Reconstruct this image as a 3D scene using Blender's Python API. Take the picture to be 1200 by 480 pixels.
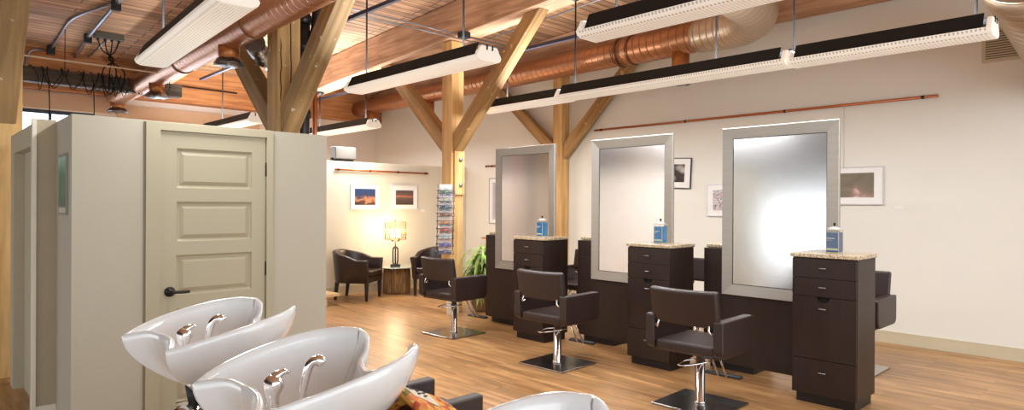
import bpy, bmesh, math, random
from mathutils import Vector, Matrix
random.seed(7)
C = bpy.context.scene.collection
PI = math.pi
for o in list(bpy.data.objects): bpy.data.objects.remove(o)

# ------------------------------------------------------------------ camera, world, exposure
cd = bpy.data.cameras.new('camera'); cam = bpy.data.objects.new('camera', cd); C.objects.link(cam)
YAW, PIT, ROL, FPX = math.radians(43.56), math.radians(-0.11), math.radians(0.3), 748.5
fw = Vector((math.sin(YAW)*math.cos(PIT), math.cos(YAW)*math.cos(PIT), math.sin(PIT)))
rt = Vector((math.cos(YAW), -math.sin(YAW), 0)); up = rt.cross(fw)
r2 = math.cos(ROL)*rt + math.sin(ROL)*up; u2 = -math.sin(ROL)*rt + math.cos(ROL)*up
cam.matrix_world = Matrix(((r2.x,u2.x,-fw.x,0),(r2.y,u2.y,-fw.y,0),(r2.z,u2.z,-fw.z,1.5),(0,0,0,1)))
cd.sensor_width = 36; cd.lens = FPX*36/1200; cd.clip_start = 0.05
bpy.context.scene.camera = cam
vs = bpy.context.scene.view_settings
vs.view_transform = 'Standard'; vs.look = 'None'; vs.gamma = 1; vs.use_curve_mapping = False; vs.exposure = -0.06
w = bpy.data.worlds.new('world'); bpy.context.scene.world = w; w.use_nodes = True
bg = w.node_tree.nodes['Background']; bg.inputs[0].default_value = (.93,.96,1.0,1); bg.inputs[1].default_value = 1.15

def area(name, loc, rot, sx, sy, power, col=(.97,.985,1)):
    l = bpy.data.lights.new(name, 'AREA'); l.shape = 'RECTANGLE'; l.size = sx; l.size_y = sy
    l.energy = power; l.color = col
    o = bpy.data.objects.new(name, l); C.objects.link(o); o.location = loc; o.rotation_euler = rot
    return o
# the next two lamps are added fill, at the open front and left
area('window_daylight', (2.6,-3.5,1.9), (math.radians(80),0,0), 9, 2.8, 230, (.9,.96,1))
area('shopfront_daylight', (-3.15,2.7,.95), (math.radians(90),0,math.radians(-90)), 12, 1.55, 85, (.92,.97,1))  # added lamp; its reflection whitens the lower mirrors
area('rear_window_daylight', (2.8,13.6,2.2), (math.radians(-90),0,0), 6, 2.4, 260, (.72,.84,1))

# ------------------------------------------------------------------ materials
MC = {}
def mat(name, col, rough=.5, metal=0., spec=.5, emit=None, coat=0., noise=0., nscale=8., bump=0., bscale=60., nstretch=(1,1,1)):
    if name in MC: return MC[name]
    m = bpy.data.materials.new(name); m.use_nodes = True; MC[name] = m
    nt = m.node_tree; b = nt.nodes['Principled BSDF']
    b.inputs['Base Color'].default_value = (*col,1); b.inputs['Roughness'].default_value = rough
    b.inputs['Metallic'].default_value = metal; b.inputs['Specular IOR Level'].default_value = spec
    b.inputs['Coat Weight'].default_value = coat
    if emit: b.inputs['Emission Color'].default_value = (*emit[0],1); b.inputs['Emission Strength'].default_value = emit[1]
    tc = nt.nodes.new('ShaderNodeTexCoord'); mp = nt.nodes.new('ShaderNodeMapping'); mp.inputs['Scale'].default_value = nstretch
    nt.links.new(tc.outputs['Object'], mp.inputs[0])
    if True:
        n = nt.nodes.new('ShaderNodeTexNoise'); n.inputs['Scale'].default_value = nscale; n.inputs['Detail'].default_value = 6
        nt.links.new(mp.outputs[0], n.inputs['Vector'])
        r = nt.nodes.new('ShaderNodeValToRGB'); k = noise if noise else .03
        r.color_ramp.elements[0].color = tuple(c*(1-k) for c in col)+(1,); r.color_ramp.elements[1].color = tuple(min(1,c*(1+k)) for c in col)+(1,)
        r.color_ramp.elements[0].position = .3; r.color_ramp.elements[1].position = .7
        nt.links.new(n.outputs[0], r.inputs[0]); nt.links.new(r.outputs[0], b.inputs['Base Color'])
    if bump:
        n2 = nt.nodes.new('ShaderNodeTexNoise'); n2.inputs['Scale'].default_value = bscale; nt.links.new(mp.outputs[0], n2.inputs['Vector'])
        bp = nt.nodes.new('ShaderNodeBump'); bp.inputs['Strength'].default_value = bump; bp.inputs['Distance'].default_value = .01
        nt.links.new(n2.outputs[0], bp.inputs['Height']); nt.links.new(bp.outputs[0], b.inputs['Normal'])
    return m
def srgb(h):
    h = h.lstrip('#'); v = [int(h[i:i+2],16)/255 for i in (0,2,4)]
    return tuple(x/12.92 if x <= .04045 else ((x+.055)/1.055)**2.4 for x in v)
def ramp(nt, src, stops):
    r = nt.nodes.new('ShaderNodeValToRGB'); e = r.color_ramp.elements
    while len(e) < len(stops): e.new(.5)
    for i,(p,c) in enumerate(stops): e[i].position = p; e[i].color = (*c,1)
    nt.links.new(src, r.inputs[0]); return r.outputs[0]
def mixc(nt, fac, a, b, mode='MIX'):
    m = nt.nodes.new('ShaderNodeMix'); m.data_type = 'RGBA'; m.blend_type = mode
    if hasattr(fac,'is_linked') or not isinstance(fac,(int,float)): nt.links.new(fac, m.inputs[0])
    else: m.inputs[0].default_value = fac
    nt.links.new(a, m.inputs[6]); nt.links.new(b, m.inputs[7]); return m.outputs[2]
def timber(name, c1, c2, axis, rough=.75, patches=None, planks=None, gs=1.0, coat=0., rotx=0.):
    """grain runs along axis (0,1,2); planks=(brick length, row height, mortar)"""
    m = bpy.data.materials.new(name); m.use_nodes = True; MC[name] = m
    nt = m.node_tree; b = nt.nodes['Principled BSDF']; b.inputs['Roughness'].default_value = rough
    b.inputs['Coat Weight'].default_value = coat; b.inputs['Coat Roughness'].default_value = .15
    tc = nt.nodes.new('ShaderNodeTexCoord'); mr = nt.nodes.new('ShaderNodeMapping'); nt.links.new(tc.outputs['Object'], mr.inputs[0]); mr.inputs['Rotation'].default_value = (rotx,0,0)
    mp = nt.nodes.new('ShaderNodeMapping'); nt.links.new(mr.outputs[0], mp.inputs[0])
    s = [14*gs]*3; s[axis] = .9*gs; mp.inputs['Scale'].default_value = s
    n = nt.nodes.new('ShaderNodeTexNoise'); n.inputs['Scale'].default_value = 1.6; n.inputs['Detail'].default_value = 9; n.inputs['Distortion'].default_value = .6
    nt.links.new(mp.outputs[0], n.inputs['Vector'])
    col = ramp(nt, n.outputs[0], [(.3,c1),(.68,c2)])
    n3 = nt.nodes.new('ShaderNodeTexNoise'); n3.inputs['Scale'].default_value = 1.3; n3.inputs['Detail'].default_value = 3
    nt.links.new(tc.outputs['Object'], n3.inputs['Vector'])
    tint = ramp(nt, n3.outputs[0], [(.3,(.72,.70,.68)),(.7,(1.12,1.12,1.12))])
    col = mixc(nt, .8, col, tint, 'MULTIPLY')
    h = n.outputs[0]
    if planks:
        L, R, mo, dark, var = planks
        mp2 = nt.nodes.new('ShaderNodeMapping'); nt.links.new(tc.outputs['Object'], mp2.inputs[0])
        if axis == 1: mp2.inputs['Rotation'].default_value = (0,0,PI/2)
        br = nt.nodes.new('ShaderNodeTexBrick'); nt.links.new(mp2.outputs[0], br.inputs['Vector'])
        br.inputs['Scale'].default_value = 1; br.inputs['Brick Width'].default_value = L; br.inputs['Row Height'].default_value = R
        br.inputs['Mortar Size'].default_value = mo; br.inputs['Mortar Smooth'].default_value = .3; br.offset = .37; br.offset_frequency = 3
        br.inputs['Color1'].default_value = (1-var,1-var,1-var,1); br.inputs['Color2'].default_value = (1+var,1+var,1+var,1)
        br.inputs['Mortar'].default_value = (dark,dark,dark,1); br.inputs['Bias'].default_value = 0
        col = mixc(nt, 1., col, br.outputs['Color'], 'MULTIPLY')
    if patches:
        v = nt.nodes.new('ShaderNodeTexNoise'); v.inputs['Scale'].default_value = 9; v.inputs['Detail'].default_value = 4
        nt.links.new(tc.outputs['Object'], v.inputs['Vector'])
        f = ramp(nt, v.outputs[0], [(.66,(0,0,0)),(.70,(1,1,1))])
        rgb = nt.nodes.new('ShaderNodeRGB'); rgb.outputs[0].default_value = (*patches,1)
        col = mixc(nt, f, col, rgb.outputs[0])
    nt.links.new(col, b.inputs['Base Color'])
    bp = nt.nodes.new('ShaderNodeBump'); bp.inputs['Strength'].default_value = .25; bp.inputs['Distance'].default_value = .01
    nt.links.new(h, bp.inputs['Height']); nt.links.new(bp.outputs[0], b.inputs['Normal'])
    return m

m_wall   = mat('cream_wall_paint', srgb('#e5e2d8'), .85, noise=.012, nscale=2)
m_wallf  = mat('pale_rear_wall_paint', srgb('#e6dbd0'), .85, noise=.02, nscale=2)
m_part   = mat('greige_partition_paint', srgb('#aca695'), .7, noise=.012, nscale=3)
m_door   = mat('sage_door_paint', srgb('#a49c82'), .5, noise=.012, nscale=4)
m_base   = mat('baseboard_paint', srgb('#c9bfa3'), .5)
m_floor  = timber('butcher_block_floor', srgb('#946a40'), srgb('#c39766'), 1, rough=.34, planks=(.55,.06,.0014,.68,.19), gs=1.1)
m_deck   = timber('ceiling_planks', srgb('#9c7252'), srgb('#d6ae88'), 0, planks=(2.6,.14,.009,.22,.26), gs=.8)
m_beamY  = timber('girder_timber', srgb('#a07656'), srgb('#cfa582'), 1, patches=None)
m_beamX  = timber('header_timber', srgb('#9a6238'), srgb('#c88c58'), 0)
m_postA  = timber('yellow_post_timber', srgb('#97794c'), srgb('#bf9f6c'), 2, patches=srgb('#bdb396'), gs=.6)
m_postB  = timber('honey_post_timber', srgb('#bd8c50'), srgb('#e3bd80'), 2, gs=.6)
m_brace  = [timber('weathered_brace_timber', srgb('#7c6340'), srgb('#a88a5e'), 2, patches=srgb('#c2b698'), gs=.6, rotx=a*PI/4) for a in (-1,1)]
m_braceB = [timber('honey_brace_timber', srgb('#8f6a3c'), srgb('#ba925c'), 2, patches=srgb('#d0b48c'), gs=.6, rotx=a*PI/4) for a in (-1,1)]
m_brace[0].name = 'weathered_brace_timber'
m_darkb  = timber('sooty_beam_timber', srgb('#2e2820'), srgb('#5e5040'), 0)
m_black  = mat('black_metal', (.006,.006,.0065), .7, spec=.3)
m_iron   = mat('dark_iron', (.03,.03,.033), .5, .6)
m_galv   = mat('galvanised_conduit', srgb('#9da0a8'), .35, .9)
m_chrome = mat('chrome', (.86,.86,.87), .1, 1.)
m_steel  = mat('brushed_steel_plate', (.42,.41,.40), .24, 1., noise=.05, nscale=30)
m_alu    = mat('brushed_aluminium', srgb('#aaa69e'), .42, .8, noise=.05, nscale=3, nstretch=(1,1,25))
m_cab    = mat('espresso_laminate', srgb('#2b1d17'), .42, spec=.35, noise=.18, nscale=4, nstretch=(6,6,.7))
m_cabd   = mat('espresso_toe', srgb('#1f1511'), .5)
m_leath  = mat('brown_leather', srgb('#2c1e1b'), .40, bump=.15, bscale=220)
m_leatha = mat('dark_armchair_leather', srgb('#2a1a16'), .28, bump=.15, bscale=180)
m_cer    = mat('white_ceramic', srgb('#e4e6e6'), .12, coat=.6)
m_black_rubber = mat('black_rubber', (.015,.017,.02), .5)
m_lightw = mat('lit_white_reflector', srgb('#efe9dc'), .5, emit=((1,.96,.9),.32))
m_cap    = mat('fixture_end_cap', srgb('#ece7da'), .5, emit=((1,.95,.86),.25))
m_white  = mat('white_mount_board', srgb('#eceae6'), .6)
m_copper = mat('copper_rail', srgb('#b56a40'), .35, .6)
m_granite = None
def granite():
    m = bpy.data.materials.new('speckled_granite'); m.use_nodes = True; nt = m.node_tree; b = nt.nodes['Principled BSDF']; b.inputs['Roughness'].default_value = .18
    tc = nt.nodes.new('ShaderNodeTexCoord'); v = nt.nodes.new('ShaderNodeTexVoronoi'); v.inputs['Scale'].default_value = 150
    nt.links.new(tc.outputs['Object'], v.inputs['Vector'])
    sp = nt.nodes.new('ShaderNodeSeparateColor'); nt.links.new(v.outputs['Color'], sp.inputs[0])
    c = ramp(nt, sp.outputs[0], [(.0,srgb('#4a3a2c')),(.25,srgb('#9a8262')),(.5,srgb('#c2ae8c')),(1,srgb('#d9cbb0'))])
    nt.links.new(c, b.inputs['Base Color']); return m
m_granite = granite()
def perforated(name, cell, base, dark, es):
    m = bpy.data.materials.new(name); m.use_nodes = True; nt = m.node_tree; b = nt.nodes['Principled BSDF']; b.inputs['Roughness'].default_value = .5
    tc = nt.nodes.new('ShaderNodeTexCoord'); mp = nt.nodes.new('ShaderNodeMapping'); mp.inputs['Scale'].default_value = (1,1/cell,1)
    nt.links.new(tc.outputs['Object'], mp.inputs[0])
    sx = nt.nodes.new('ShaderNodeSeparateXYZ'); nt.links.new(mp.outputs[0], sx.inputs[0])
    def m2(op,a,bv=None):
        n = nt.nodes.new('ShaderNodeMath'); n.operation = op
        if isinstance(a,(int,float)): n.inputs[0].default_value = a
        else: nt.links.new(a, n.inputs[0])
        if bv is not None:
            if isinstance(bv,(int,float)): n.inputs[1].default_value = bv
            else: nt.links.new(bv, n.inputs[1])
        return n.outputs[0]
    wv = m2('SINE', m2('MULTIPLY', sx.outputs[1], 2*PI)); wx = m2('SINE', m2('MULTIPLY', m2('ADD', sx.outputs[0], sx.outputs[2]), 2*PI/.02))
    f = m2('MULTIPLY', m2('ADD', wv, 1.), m2('ADD', wx, 1.))
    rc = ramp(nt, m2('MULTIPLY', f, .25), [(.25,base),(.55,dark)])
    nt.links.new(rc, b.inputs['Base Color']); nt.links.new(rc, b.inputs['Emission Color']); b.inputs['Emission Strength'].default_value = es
    return m
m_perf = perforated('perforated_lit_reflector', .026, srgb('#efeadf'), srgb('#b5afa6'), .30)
def spiral(name, col, axis, rough=.3, pitch=.11, metal=.85):
    m = bpy.data.materials.new(name); m.use_nodes = True; nt = m.node_tree; b = nt.nodes['Principled BSDF']
    b.inputs['Roughness'].default_value = rough; b.inputs['Metallic'].default_value = metal
    tc = nt.nodes.new('ShaderNodeTexCoord'); sx = nt.nodes.new('ShaderNodeSeparateXYZ'); nt.links.new(tc.outputs['UV'], sx.inputs[0])
    mu = nt.nodes.new('ShaderNodeMath'); mu.operation = 'MULTIPLY_ADD'; mu.inputs[1].default_value = 1/pitch; nt.links.new(sx.outputs[0], mu.inputs[0]); nt.links.new(sx.outputs[1], mu.inputs[2])
    fr = nt.nodes.new('ShaderNodeMath'); fr.operation = 'FRACT'; nt.links.new(mu.outputs[0], fr.inputs[0])
    c = ramp(nt, fr.outputs[0], [(.0,tuple(x*.45 for x in col)),(.06,col),(.94,col),(1.,tuple(x*.45 for x in col))])
    nt.links.new(c, b.inputs['Base Color'])
    bh = ramp(nt, fr.outputs[0], [(0,(1,1,1)),(.1,(0,0,0)),(.9,(0,0,0)),(1,(1,1,1))])
    bp = nt.nodes.new('ShaderNodeBump'); bp.inputs['Distance'].default_value = .01; bp.inputs['Strength'].default_value = .7
    nt.links.new(bh, bp.inputs['Height']); nt.links.new(bp.outputs[0], b.inputs['Normal']); return m
m_duct = spiral('copper_spiral_duct', srgb('#b27c58'), 1, .34, metal=.75)
m_ductn = spiral('tarnished_spiral_duct', srgb('#c3ad96'), 1, .36, .10, metal=.7)
m_stub = mat('copper_sheet', srgb('#b07243'), .35, .6, noise=.12, nscale=9)
m_foil = mat('crumpled_grey_foil', srgb('#77777a'), .3, .9, bump=.6, bscale=18)

# ------------------------------------------------------------------ geometry helpers
def newbm(): return bmesh.new()
def obj(name, bm, m, parent=None, smooth=False, bevel=0., seg=2, sub=0, auto=None):
    me = bpy.data.meshes.new(name); bmesh.ops.recalc_face_normals(bm, faces=bm.faces[:]); bm.to_mesh(me); bm.free()
    ms = m if isinstance(m,(list,tuple)) else [m]
    for x in ms: me.materials.append(x)
    o = bpy.data.objects.new(name, me); C.objects.link(o)
    if parent is not None: o.parent = parent
    if smooth: me.polygons.foreach_set('use_smooth', [True]*len(me.polygons))
    if bevel:
        b = o.modifiers.new('bevel','BEVEL'); b.width = bevel; b.segments = seg; b.limit_method = 'ANGLE'; b.angle_limit = math.radians(40)
    if sub:
        s = o.modifiers.new('sub','SUBSURF'); s.levels = sub; s.render_levels = sub
    return o
def box(bm, x0,x1,y0,y1,z0,z1, mi=0, M=None):
    vs_ = [Vector((x,y,z)) for z in (z0,z1) for y in (y0,y1) for x in (x0,x1)]
    if M is not None: vs_ = [M@v for v in vs_]
    v = [bm.verts.new(p) for p in vs_]
    for f in ((0,2,3,1),(4,5,7,6),(0,1,5,4),(2,6,7,3),(0,4,6,2),(1,3,7,5)):
        fc = bm.faces.new([v[i] for i in f]); fc.material_index = mi
    return v
def frame_for(d):
    d = d.normalized(); a = Vector((0,0,1)) if abs(d.z) < .9 else Vector((1,0,0))
    s = d.cross(a).normalized(); t = s.cross(d).normalized(); return s, t
def tube(bm, pts, r, n=10, caps=True, mi=0, uv=False):
    pts = [Vector(p) for p in pts]; rs = r if isinstance(r,(list,tuple)) else [r]*len(pts)
    rings = []; ps = None; L = 0; Ls = []
    uvl = bm.loops.layers.uv.verify() if uv else None
    for i,p in enumerate(pts):
        d = (pts[min(i+1,len(pts)-1)]-pts[max(i-1,0)])
        s,t = frame_for(d)
        if ps is not None:
            s = (ps - d.normalized()*ps.dot(d.normalized())).normalized(); t = s.cross(d.normalized()).normalized()
        ps = s
        if i: L += (pts[i]-pts[i-1]).length
        Ls.append(L)
        rings.append([bm.verts.new(p+(s*math.cos(2*PI*k/n)+t*math.sin(2*PI*k/n))*rs[i]) for k in range(n)])
    for i in range(len(rings)-1):
        for k in range(n):
            f = bm.faces.new([rings[i][k],rings[i][(k+1)%n],rings[i+1][(k+1)%n],rings[i+1][k]]); f.smooth = True; f.material_index = mi
            if uv:
                for lp,(a,b_) in zip(f.loops, ((Ls[i],k/n),(Ls[i],(k+1)/n),(Ls[i+1],(k+1)/n),(Ls[i+1],k/n))): lp[uvl].uv = (a,b_)
    if caps:
        for rg in (rings[0][::-1], rings[-1]):
            f = bm.faces.new(rg); f.material_index = mi
    return rings
def lathe(bm, prof, n=24, c=(0,0,0), mi=0, caps=True, sx=1, sy=1):
    rings = [[bm.verts.new((c[0]+sx*r*math.cos(2*PI*k/n), c[1]+sy*r*math.sin(2*PI*k/n), c[2]+z)) for k in range(n)] for r,z in prof]
    for i in range(len(rings)-1):
        for k in range(n):
            f = bm.faces.new([rings[i][k],rings[i][(k+1)%n],rings[i+1][(k+1)%n],rings[i+1][k]]); f.smooth = True; f.material_index = mi
    if caps:
        for rg in (rings[0][::-1], rings[-1]): f = bm.faces.new(rg); f.material_index = mi
def prism(bm, poly, axis, a, b, mi=0):
    """poly of 2-D points extruded along axis from a to b"""
    def P(u,v,t):
        return {0:(t,u,v),1:(u,t,v),2:(u,v,t)}[axis]
    A = [bm.verts.new(P(u,v,a)) for u,v in poly]; B = [bm.verts.new(P(u,v,b)) for u,v in poly]
    n = len(poly)
    for i in range(n):
        f = bm.faces.new([A[i],A[(i+1)%n],B[(i+1)%n],B[i]]); f.material_index = mi
    f = bm.faces.new(A[::-1]); f.material_index = mi; f = bm.faces.new(B); f.material_index = mi
def beam(bm, p0, p1, w, h, mi=0):
    p0, p1 = Vector(p0), Vector(p1); s,t = frame_for(p1-p0)
    v = [bm.verts.new(p+s*a*w/2+t*b*h/2) for p in (p0,p1) for a,b in ((-1,-1),(1,-1),(1,1),(-1,1))]
    for f in ((3,2,1,0),(4,5,6,7),(0,1,5,4),(1,2,6,5),(2,3,7,6),(3,0,4,7)):
        fc = bm.faces.new([v[i] for i in f]); fc.material_index = mi
def smoothpath(pts, n=8):
    pts = [Vector(p) for p in pts]; out = []
    for i in range(len(pts)-1):
        p0,p1,p2,p3 = pts[max(i-1,0)],pts[i],pts[i+1],pts[min(i+2,len(pts)-1)]
        for k in range(n):
            t = k/n
            out.append(.5*((2*p1)+(p2-p0)*t+(2*p0-5*p1+4*p2-p3)*t*t+(3*p1-p0-3*p2+p3)*t**3))
    out.append(pts[-1]); return out
def thing(name, label, cat, loc=(0,0,0), rz=0, group=None):
    o = bpy.data.objects.new(name, None); C.objects.link(o); o.location = loc; o.rotation_euler = (0,0,rz); o.empty_display_size = .1
    return tag(o, label, cat, group)
def tag(o, label, cat, group=None):
    o['label'] = label; o['category'] = cat
    if group: o['group'] = group
    return o
def struct(name, bm, m, parent=None, **k):
    o = obj(name, bm, m, parent, **k)
    if parent is None: o['kind'] = 'structure'
    return o
def dup(root, loc, rz, label):
    r = root.copy(); C.objects.link(r); r.location = loc; r.rotation_euler = (0,0,rz); r['label'] = label
    for ch in list(root.children):
        c = ch.copy(); C.objects.link(c); c.parent = r
        for g in list(ch.children):
            d = g.copy(); C.objects.link(d); d.parent = c
    return r

# ------------------------------------------------------------------ room shell
WX = 7.82; BY = 12.8
def deck(y): return 4.2-.052*(y-7)
def gird(y): return 3.72-.052*(y-7)
bm = newbm(); box(bm,-3.2,WX+.1,-3.6,BY+.1,-.12,0); struct('floor', bm, m_floor)
bm = newbm(); v = box(bm,-3.2,WX+.1,-3.6,BY+.1,0,.1)
for p in v: p.co.z += deck(p.co.y)
struct('ceiling', bm, m_deck)
bm = newbm(); box(bm,WX,WX+.15,-3.6,BY+.1,0,4.9); struct('wall_right', bm, m_wall)
# back wall with two window openings
def wall_with_holes(name, x0,x1,y0,y1,z0,z1, holes, m):
    bm = newbm(); xs = x0
    for (a,b,c,d) in holes:
        box(bm,xs,a,y0,y1,z0,z1); box(bm,a,b,y0,y1,z0,c); box(bm,a,b,y0,y1,d,z1); xs = b
    box(bm,xs,x1,y0,y1,z0,z1); return struct(name, bm, m)
wins = [(.5,2.34,1.3,2.995),(2.98,4.9,1.3,2.915)]
wall_with_holes('wall_back', -3.2,WX,BY,BY+.25,0,4.2, wins, m_wallf)
bm = newbm(); box(bm,-3.3,-3.2,9.0,BY+.1,0,4.9); box(bm,-3.3,-3.2,-3.6,9.0,0,.15); box(bm,-3.3,-3.2,-3.6,9.0,1.75,4.9)
struct('wall_left', bm, mat('dark_umber_paint', srgb('#5a4a3e'), .85))  # unseen wall; dark top and low opening shaped for the mirrors' gradient
m_glass = mat('bright_window_glass', (.9,.95,1), .02); 
gt = m_glass.node_tree; gt.nodes['Principled BSDF'].inputs['Transmission Weight'].default_value = 1; gt.nodes['Principled BSDF'].inputs['IOR'].default_value = 1.02
m_wfr = mat('dark_window_frame', srgb('#2c3446'), .5)
for i,(a,b,c,d) in enumerate(wins):
    bm = newbm(); t = .05
    box(bm,a,b,BY+.02,BY+.09,d-.06,d); box(bm,a,b,BY+.02,BY+.09,c,c+.06); box(bm,a,a+t,BY+.02,BY+.09,c+.06,d-.06); box(bm,b-t,b,BY+.02,BY+.09,c+.06,d-.06)
    n = 3
    for k in range(1,n): x = a+(b-a)*k/n; box(bm,x-.02,x+.02,BY+.02,BY+.09,c+.06,d-.06)
    box(bm,a+t,b-t,BY+.03,BY+.08,2.55,2.59)
    wf = struct('window_%d'%(i+1), bm, m_wfr)
    bm = newbm(); box(bm,a+t,b-t,BY+.05,BY+.056,c+.06,d-.06); g = obj('window_pane', bm, m_glass, wf)
    bm = newbm(); box(bm,a-.3,b+.25,BY-.03,BY,d+.02,d+.28); struct('trim_%d'%(i+20), bm, mat('window_lintel', srgb('#cfb093'), .8))
bm = newbm(); box(bm,-3.2,WX,BY-.28,BY,3.30,3.95); struct('trim_30', bm, m_beamX)
bm = newbm(); box(bm,1.03,1.17,BY-.15,BY,0,3.33); struct('trim_31', bm, mat('pilaster_paint', srgb('#d9b495'), .8))

# girders along Y
def girder(x, w, y0, y1, label, hz=.474):
    bm = newbm(); v = box(bm,x-w/2,x+w/2,y0,y1,0,hz)
    for p in v: p.co.z += gird(p.co.y)
    return tag(obj('timber_girder', bm, m_beamY, bevel=.012), label, 'beam')
girder(5.49,.34,-1.5,BY-.3,'heavy timber ceiling girder resting on the honey coloured post beside the magazine rack')
girder(3.08,.34,-1.5,BY-.3,'heavy timber ceiling girder over the greyish split post behind the partition')
girder(.62,.34,-1.5,BY-.3,'heavy timber ceiling girder over the nail-holed post at the far left')
girder(WX-.13,.22,-1.5,BY-.3,'dark timber girder running along the top of the right wall')
for v in bpy.data.objects['timber_girder.003'].data.vertices:
    if v.co.z < gird(v.co.y)+.1: v.co.z = 3.735

# posts with braces
def post(x, y, w, m, mb, label, zf=0., braces=(1,1), bw=.16, bh=.24, za=2.24, mbase=None):
    t = thing('timber_post', label, 'post', (x,y,0))
    bm = newbm(); box(bm,-w/2,w/2,-w/2,w/2,0,gird(y)-.002); obj('shaft', bm, m, t, bevel=.012)
    for s,on in zip((-1,1),braces):
        if not on: continue
        L = 1.62
        bm = newbm()
        z1 = gird(y+s*L)
        h = bh*.7
        # prism with foot flush on the post and top flush under the girder, in the Y-Z plane
        poly = [(s*(w/2+.001), za-.02),(s*(w/2+.001), za+h*1.6),(s*(L-h*.85), gird(y+s*(L-h*.85))-.002),(s*(L+h*.75), gird(y+s*(L+h*.75))-.002)]
        prism(bm, poly, 0, -bw/2, bw/2); obj('brace', bm, mb[1 if s > 0 else 0], t, bevel=.008)
    return t
post(.60,6.97,.26,mat('knotty_yellow_timber', srgb('#bd9a64'), .8, noise=.16, nscale=5, nstretch=(5,5,.6)), m_brace, 'knotty yellow post with dark nail holes at the far left edge', bw=.17, bh=.3, za=2.17)
post(3.08,6.97,.27,m_postA, m_brace, 'greyish timber post with long cracks rising behind the closet partition', bw=.19, bh=.27)
pB = post(5.49,6.97,.215,m_postB, m_braceB, 'honey coloured timber post standing behind the potted plant', bw=.16, bh=.23, za=2.2)
post(7.72,6.97,.188,m_postB, m_braceB, 'slim timber post standing against the right wall behind the farthest mirror', bw=.12, bh=.2)
# side planks and bolts of post B
bm = newbm(); box(bm,-.07,.10,-.14,-.109,1.62,2.22); obj('splice_plate', bm, m_postB, pB, bevel=.004)
for z in (1.75,2.1):
    bm = newbm(); lathe(bm,[(.028,0),(.028,.012),(.012,.02)],16); o = obj('bolt', bm, m_galv, pB); o.location = (.03,-.142,z); o.rotation_euler = (PI/2,0,0)
# nail holes on left post
m_hole = mat('nail_hole', (.01,.008,.006), .9)
lp = [o for o in bpy.data.objects if o.name == 'timber_post'][0]
bm = newbm()
for k in range(46):
    yy = random.uniform(-.11,.11); zz = random.uniform(.15,2.1); r = random.uniform(.007,.015)
    box(bm,-.1335,-.130,yy-r,yy+r,zz-r,zz+r)
obj('nail_holes', bm, m_hole, lp)['kind'] = 'stuff'
# cracks on post A
bm = newbm()
for xx,z0,z1,dy in ((.02,2.25,3.65,.01),(-.09,2.6,3.3,.0)):
    pts = [(xx+random.uniform(-.006,.006),-.136,z0+(z1-z0)*k/9) for k in range(10)]
    tube(bm, pts, [.002]+[.006]*8+[.002], 5)
pa = [o for o in bpy.data.objects if o.name == 'timber_post.001'][0]
obj('crack', bm, m_hole, pa)

# ------------------------------------------------------------------ closet partition, door, hall
PY = 4.63; PX0 = .731; PX1 = 2.396; PT = 2.03
DX0, DX1, DT = 1.217, 1.913, 1.968
bm = newbm()
box(bm,PX0,1.135,PY,PY+.11,0,PT); box(bm,1.955,PX1,PY,PY+.11,0,PT-.004); box(bm,1.135,1.955,PY,PY+.11,DT+.03,PT-.002)
struct('wall_closet_front', bm, m_part)
bm = newbm(); box(bm,PX0,PX0+.1,PY+.11,5.17,0,PT); struct('wall_closet_left', bm, m_part)
bm = newbm(); box(bm,.622,PX0,5.17,5.28,0,PT+.01); struct('wall_recess', bm, mat('recess_paint', srgb('#a59a82'), .75))
bm = newbm(); box(bm,PX1-.1,PX1,PY+.11,9.5,0,PT-.004); struct('wall_closet_side', bm, mat('closet_side_white', srgb('#efece6'), .7))  # unseen face, made white to brighten the mirror reflections
bm = newbm(); box(bm,.600,.622,5.15,5.20,0,PT+.01); struct('trim_1', bm, mat('pale_edge_trim', srgb('#d8d2c0'), .6))
# hall wall running back with cased opening (recess)
bm = newbm()
box(bm,.63,.73,5.28,5.50,.0,PT); box(bm,.63,.73,6.42,6.62,0,PT); box(bm,.63,.73,5.50,6.42,1.88,PT); box(bm,.70,.73,5.50,6.42,0,1.88)
struct('wall_hall', bm, mat('hall_paint', srgb('#b3aa92'), .7))
bm = newbm(); box(bm,PX0+.0,.75,5.155,5.17,0,.16); box(bm,.622,PX0,5.155,5.17,0,.16); struct('baseboard_recess', bm, mat('pale_edge_trim', (1,1,1)))
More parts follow.
